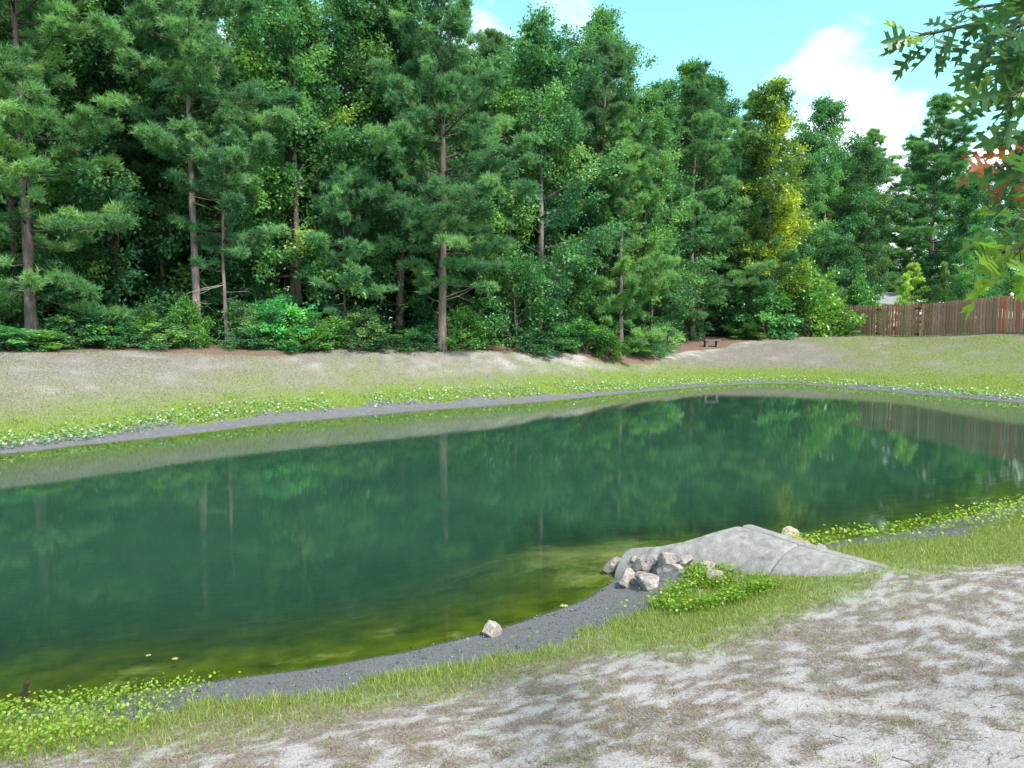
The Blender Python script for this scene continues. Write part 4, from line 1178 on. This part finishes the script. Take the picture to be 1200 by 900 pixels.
tag(link('straw_litter', make_mesh('straw_litter', v, f, dict(var=var)), M['dry']), 'loose dead straw and pine needles lying on the near sand', 'straw', None, 'stuff')
tc_ = rs.integers(0, len(xd), 260)
cx, cy = np.repeat(xd[tc_], 26), np.repeat(yd[tc_], 26)
cx = cx + rs.normal(0, 0.035, len(cx)) * np.repeat(rs.uniform(0.4, 1.5, 260), 26); cy = cy + rs.normal(0, 0.035, len(cy))
v, f, var = blades(rs, cx, cy, rs.uniform(0.012, 0.038, len(cx)), rs.uniform(0.003, 0.006, len(cx)), rs.uniform(0.3, 1.4, len(cx)), rs.beta(2, 2.6, len(cx)))
tag(link('grass_tufts', make_mesh('grass_tufts', v, f, dict(var=var)), M['grass']), 'small green grass tufts dotted over the near sandy bank', 'grass', None, 'stuff')
# far bank lawn
n = 800000
y = rs.uniform(15, 52, n); x = rs.uniform(-0.72, 0.72, n) * y
s, fw, mud, green, straw, cover = zones(x, y)
okf = (s > 0.5) & (fw > 0.6) & (past_line(x, y) < -0.2)
pf = okf * (1 - sstep(0.3, 0.7, mud)) * (1 - straw) * np.clip(0.35 * cover + 0.75 * green, 0, 1)
sel = rs.random(n) < pf
xf, yf, gf = x[sel], y[sel], green[sel]
isg = rs.random(len(xf)) < gf
for nm, mk, mt, lab, (h0, h1) in (('lawn_grass', isg, 'grass', 'green and yellow-green lawn grass on the far bank', (0.03, 0.09)), ('dormant_grass', ~isg, 'dry', 'dry grey-brown lawn grass on the far bank', (0.02, 0.05))):
    a, b = xf[mk], yf[mk]
    v, f, var = blades(rs, a, b, rs.uniform(h0, h1, len(a)), rs.uniform(0.010, 0.020, len(a)), rs.uniform(0.3, 1.2, len(a)), rs.beta(2, 2, len(a)) + (0.12 if mt == 'grass' else 0.22))
    tag(link(nm, make_mesh(nm, v, f, dict(var=var)), M[mt]), lab, 'grass', None, 'stuff')

y = rs.uniform(15, 40, 60000); x = rs.uniform(-0.72, 0.72, 60000) * y
s = sdn(x, y)
sel = (far_w(x, y) > 0.7) & (s > 1.0) & (s < 3.0) & (rs.random(60000) < sstep(0.60, 0.72, fbm(x * 0.9, y * 1.4, 83, 4)) * sstep(3.0, 1.6, s))
x, y = x[sel], y[sel]
v, f, var = blades(rs, x, y, rs.uniform(0.05, 0.15, len(x)), rs.uniform(0.015, 0.03, len(x)), rs.uniform(0.2, 0.8, len(x)), rs.beta(2, 4, len(x)) * 0.6)
tag(link('sedge_clumps', make_mesh('sedge_clumps', v, f, dict(var=var)), M['grass']), 'darker taller grass clumps along the far bank band', 'grass', None, 'stuff')

def round_leaf_plants(rs, x, y, h, size, var, nseg=6, multi=1):
    """stems with a round leaf on top"""
    n = len(x)
    z = np.maximum(gh(x, y), -0.05)
    p = np.stack([x, y, z], 1)
    top = p + np.stack([rs.normal(0, 0.22, n) * h, rs.normal(0, 0.22, n) * h, h], 1)
    a = rs.uniform(0, 6.283, n)
    sd = np.stack([np.cos(a), np.sin(a), np.zeros(n)], 1) * 0.0022
    vs = np.stack([p - sd, p + sd, top], 1).reshape(-1, 3)
    fs = np.arange(3 * n).reshape(-1, 3)
    nr = unit(np.stack([rs.normal(0, 0.45, n), rs.normal(-0.15, 0.45, n), np.ones(n)], 1))
    e1 = unit(np.cross(nr, rs.normal(size=(n, 3)))); e2 = np.cross(nr, e1)
    th = np.arange(nseg) * 2 * np.pi / nseg
    ring = top[:, None, :] + size[:, None, None] * (np.cos(th)[None, :, None] * e1[:, None, :] + np.sin(th)[None, :, None] * e2[:, None, :] * 0.85) + nr[:, None, :] * size[:, None, None] * 0.15
    vl = np.concatenate([top[:, None, :], ring], 1).reshape(-1, 3)
    o = np.arange(n)[:, None] * (nseg + 1)
    k = np.arange(nseg)
    fl = np.stack([np.broadcast_to(o, (n, nseg)), o + 1 + k, o + 1 + (k + 1) % nseg], 2).reshape(-1, 3) + len(vs)
    return np.concatenate([vs, vl]), np.concatenate([fs, fl]), np.concatenate([np.repeat(np.clip(var - 0.2, 0, 0.9), 3), np.repeat(var, nseg + 1)])

# pennywort-like patch on the near shore
n = 42000
x, y = rs.uniform(-6.5, -1.6, n), rs.uniform(3.4, 7.2, n)
s = sdist(x, y)
dens = sstep(-2.15, -3.1, x + 0.5 * (fbm(x * 2, y * 2, 3, 3) - 0.5)) * sstep(1.75, 1.25, s + 0.4 * (fbm(x * 2.5, y * 2.5, 8, 2) - 0.5)) * sstep(-0.12, 0.03, s)
sel = rs.random(n) < dens * 0.6
x, y = x[sel], y[sel]
v, f, var = round_leaf_plants(rs, x, y, rs.uniform(0.03, 0.13, len(x)) * (0.4 + 1.0 * fbm(x * 2.5, y * 2.5, 23, 2)), rs.uniform(0.006, 0.015, len(x)), np.clip(rs.beta(2.2, 2, len(x)) * 0.97, 0, 0.965))
tag(link('water_pennywort', make_mesh('water_pennywort', v, f, dict(var=var)), M['water_plant']), 'bright green round-leaved water plants by the dark snag', 'plants', None, 'stuff')
# scattered runners along the gravel
n = 2500
x = rs.uniform(-2.6, 1.5, n); y = rs.uniform(5, 9, n); s = sdist(x, y)
sel = (rs.random(n) < 0.35 * sstep(0.1, 0.7, s) * sstep(1.3, 0.8, s) * sstep(0.5, 0.68, fbm(x * 1.5, y * 1.5, 51, 3)))
x, y = x[sel], y[sel]
v, f, var = round_leaf_plants(rs, x, y, rs.uniform(0.03, 0.10, len(x)), rs.uniform(0.008, 0.017, len(x)), np.clip(rs.beta(2, 2, len(x)), 0, 0.9))
tag(link('gravel_weeds', make_mesh('gravel_weeds', v, f, dict(var=var)), M['water_plant']), 'sparse small weeds sprouting on the dark gravel strip', 'plants', None, 'stuff')
# weeds around the rocks and the culvert
poly = np.array([ground_pt(u, v)[:2] for u, v in ((742, 728), (768, 704), (796, 682), (812, 666), (850, 664), (900, 672), (922, 686), (890, 700), (840, 712), (790, 724))])
n = 30000
x = rs.uniform(poly[:, 0].min(), poly[:, 0].max(), n); y = rs.uniform(poly[:, 1].min(), poly[:, 1].max(), n)
def inside(px, py, pol):
    r_ = np.zeros(px.shape, bool)
    for i in range(len(pol)):
        a, b = pol[i - 1], pol[i]
        c = (a[1] > py) != (b[1] > py)
        r_ ^= c & (px < (b[0] - a[0]) * (py - a[1]) / (b[1] - a[1] + 1e-12) + a[0])
    return r_
k_ = inside(x + 0.12 * (fbm(x * 4, y * 4, 71, 2) - 0.5), y + 0.12 * (fbm(x * 4, y * 4, 72, 2) - 0.5), poly)
x, y = x[k_], y[k_]; n = len(x)
# keep off the concrete
seam = np.array([3.10, 7.93]); dd = unit(np.array([-0.56, 0.83])); lnn = np.array([-0.83, -0.56])
lat = (x - seam[0]) * lnn[0] + (y - seam[1]) * lnn[1]; axl = (x - seam[0]) * dd[0] + (y - seam[1]) * dd[1]
sel = (lat > 0.62 + 0.34 * sstep(0.2, 1.8, axl)) & (sdist(x, y) > 0.12) & (rs.random(n) < 0.26 * sstep(0.38, 0.62, fbm(x * 2.6, y * 2.6, 91, 3) + 0.06))
x, y = x[sel], y[sel]
v, f, var = round_leaf_plants(rs, x, y, rs.uniform(0.02, 0.13, len(x)) * (0.35 + 1.0 * fbm(x * 3, y * 3, 19, 2)), rs.uniform(0.007, 0.018, len(x)), np.where(rs.random(len(x)) < 0.02, 1.0, np.clip(rs.beta(1.6, 2.6, len(x)), 0, 0.94)))
kw = rs.integers(0, len(x), 2600); xw, yw = x[kw] + rs.normal(0, 0.07, 2600), y[kw] - np.abs(rs.normal(0, 0.08, 2600))
vb, fb, varb = blades(rs, xw, yw, rs.uniform(0.03, 0.16, 2600), rs.uniform(0.003, 0.007, 2600), rs.uniform(0.1, 0.8, 2600), rs.beta(2, 3, 2600) * 0.8)
f = np.concatenate([f, fb + len(v)]); v = np.concatenate([v, vb]); var = np.concatenate([var, varb])
tag(link('shore_weeds', make_mesh('shore_weeds', v, f, dict(var=var)), M['water_plant']), 'leafy weeds with yellow flowers around the culvert rocks', 'plants', None, 'stuff')
# weeds along the near shore right of the culvert
n = 26000
y = rs.uniform(8.5, 17, n); x = rs.uniform(3.0, 13, n); s = sdist(x, y)
lat = (x - seam[0]) * lnn[0] + (y - seam[1]) * lnn[1]
sel = (s > -0.05) & (s < 1.5) & (far_w(x, y) < 0.4) & (lat < -0.65) & (rs.random(n) < 0.9 * sstep(1.5, 0.5, s) * sstep(0.35, 0.6, fbm(x * 1.2, y * 1.2, 14, 3) + 0.25 * sstep(6, 8, x)))
x, y = x[sel], y[sel]
v, f, var = round_leaf_plants(rs, x, y, rs.uniform(0.05, 0.22, len(x)), rs.uniform(0.010, 0.024, len(x)), np.where(rs.random(len(x)) < 0.015, 1.0, np.clip(rs.beta(2, 1.7, len(x)), 0, 0.94)))
tag(link('shore_weeds', make_mesh('shore_weeds', v, f, dict(var=var)), M['water_plant']), 'tall leafy weeds fringing the shore beyond the culvert pipe', 'plants', None, 'stuff')
# pale plants along the far shore
n = 150000
y = rs.uniform(13, 40, n); x = rs.uniform(-0.75, 0.75, n) * y
s = sdn(x, y)
u_ = 600 + F * x / y
lo = 0.75 - 0.55 * sstep(640, 760, u_) - 0.45 * sstep(220, 80, u_)
nz = fbm(x * 0.55, y * 0.55, 61, 3)
dens = sstep(lo - 0.15, lo + 0.15, s) * sstep(lo + 1.15, lo + 0.6, s) * (far_w(x, y) > 0.5) * sstep(0.33, 0.52, nz + 0.25 * sstep(600, 760, u_) + 0.2 * sstep(250, 100, u_))
sel = rs.random(n) < dens
x, y = x[sel], y[sel]
v, f, var = round_leaf_plants(rs, x, y, rs.uniform(0.05, 0.17, len(x)), rs.uniform(0.022, 0.05, len(x)), np.clip(rs.beta(2, 1.8, len(x)), 0, 1), 4)
tag(link('shore_plants', make_mesh('shore_plants', v, f, dict(var=var)), M['shore_plant']), 'pale green round-leaved plants along the far waterline', 'plants', None, 'stuff')

n = 90000
y = rs.uniform(4, 13.5, n); x = rs.uniform(-0.72, 0.72, n) * y
s, fw, mud, green, straw, cover = zones(x, y)
sel = (s > -0.12) & (fw < 0.3) & (mud > 0.35)
x, y = x[sel], y[sel]; n = len(x)
sz = (rs.uniform(0.0035, 0.010, n) * np.where(rs.random(n) < 0.025, rs.uniform(1.5, 3.2, n), 1.0))[:, None]
c = np.stack([x, y, gh(x, y) + 0.3 * sz[:, 0]], 1)
tet = unit(np.array([[1, 1, 1], [1, -1, -1], [-1, 1, -1], [-1, -1, 1]], float))
q1 = unit(rs.normal(size=(n, 3))); q2 = unit(np.cross(q1, rs.normal(size=(n, 3)))); q3 = np.cross(q1, q2)
v = (c[:, None, :] + sz[:, None, :] * (tet[None, :, 0:1] * q1[:, None] + tet[None, :, 1:2] * q2[:, None] + tet[None, :, 2:3] * q3[:, None] * 0.8)).reshape(-1, 3)
f = (np.arange(n)[:, None, None] * 4 + np.array([[0, 1, 2], [0, 3, 1], [0, 2, 3], [1, 3, 2]])[None]).reshape(-1, 3)
M['grit'] = leaf_mat('dark_gravel', [(0.0, (0.045, 0.043, 0.050)), (0.6, (0.125, 0.120, 0.132)), (1.0, (0.30, 0.29, 0.31))], 0.0, 0.03, 0.5)
tag(link('shore_gravel', make_mesh('shore_gravel', v, f, dict(var=np.repeat(rs.beta(2, 2, n), 4))), M['grit']), 'dark grey gravel strip at the near water edge', 'gravel', None, 'stuff')

# ------------------------------------------------------------------ small things
def snag(u, v, h, r0, seed, lab):
    p = at_z(u, v, 0)
    rr = np.random.default_rng(seed)
    k, sides = 9, 10
    t = np.linspace(0, 1, k)
    pts = np.stack([0.06 * h * np.sin(t * 4 + seed), 0.08 * h * t, -0.12 + (h + 0.12) * t], 1)
    ac = Acc(); ac.tube(pts, r0 * (1.25 - 0.75 * t + 0.22 * rr.normal(size=k) * t), sides, True)
    tag(link('tree_stump', ac.mesh('tree_stump'), M['stump'], None, (p[0], p[1], 0.0), (0.08, 0.06, 0.4)), lab, 'stump')
snag(30, 824, 0.19, 0.042, 3, 'dark rotten snag sticking out of the water by the round-leaved plants')
snag(45, 829, 0.12, 0.016, 5, 'thin short stick stub beside the dark rotten snag')

M['yellow_leaf'] = noise_mat('fallen_yellow_leaf', [(0.3, (0.30, 0.27, 0.10)), (0.7, (0.42, 0.38, 0.18))], 20, 3, 0.6, 0.1, 0.003)
lv, lf = oak_leaf_mesh(400)
for (u, v, sz, rz) in ((661, 710, 0.12, 0.4), (174, 768, 0.06, 1.1), (205, 772, 0.07, 0.1)):
    p = at_z(u, v, 0.006)
    vv = lv * np.array([1, 1, 0.12]); vv = vv - vv.mean(0)
    o = link('floating_leaf', make_mesh('floating_leaf', vv, lf), M['yellow_leaf'], None, (p[0], p[1], 0.008), (0, 0, rz), (sz, sz * 1.2, sz))
    tag(o, 'pale dead leaf floating on the pond near the bank', 'leaf', 'dead leaves floating on the pond')
trs = np.random.default_rng(15)
M['twig'] = noise_mat('dry_twig', [(0.3, (0.08, 0.06, 0.055)), (0.7, (0.19, 0.15, 0.14))], 20, 3, 0.9, 0.1, 0.003)
for (u, v) in ((1140, 806), (1165, 830), (1110, 850), (1185, 857), (1120, 868), (1085, 877), (1160, 893), (1060, 893), (1030, 846), (1185, 815), (1095, 800), (960, 880), (1005, 820), (1193, 888), (985, 865)):
    p = ground_pt(u, v)
    L = trs.uniform(0.04, 0.13); a = trs.normal(-0.2, 0.6)
    ac = Acc()
    tt = np.linspace(-0.5, 0.5, 5)
    pts = np.stack([tt * L, 0.06 * L * np.sin(tt * 6 + trs.random()), np.zeros(5)], 1)
    ac.tube(pts, np.linspace(0.0022, 0.0010, 5), 6)
    ac.tube([pts[2], pts[2] + (0.2 * L, 0.16 * L, 0.004)], [0.002, 0.001], 5)
    dx = math.cos(a) * L * 0.5; dy = math.sin(a) * L * 0.5
    sl = float(gh(p[0] + dx, p[1] + dy) - gh(p[0] - dx, p[1] - dy)) / L
    o = link('twig', ac.mesh('twig'), M['twig'], None, (p[0], p[1], float(gh(p[0], p[1])) + 0.004), (0, -math.atan(sl), a))
    tag(o, 'small dry brown twig lying on the bare sand', 'twig', 'twigs on the bare sand')
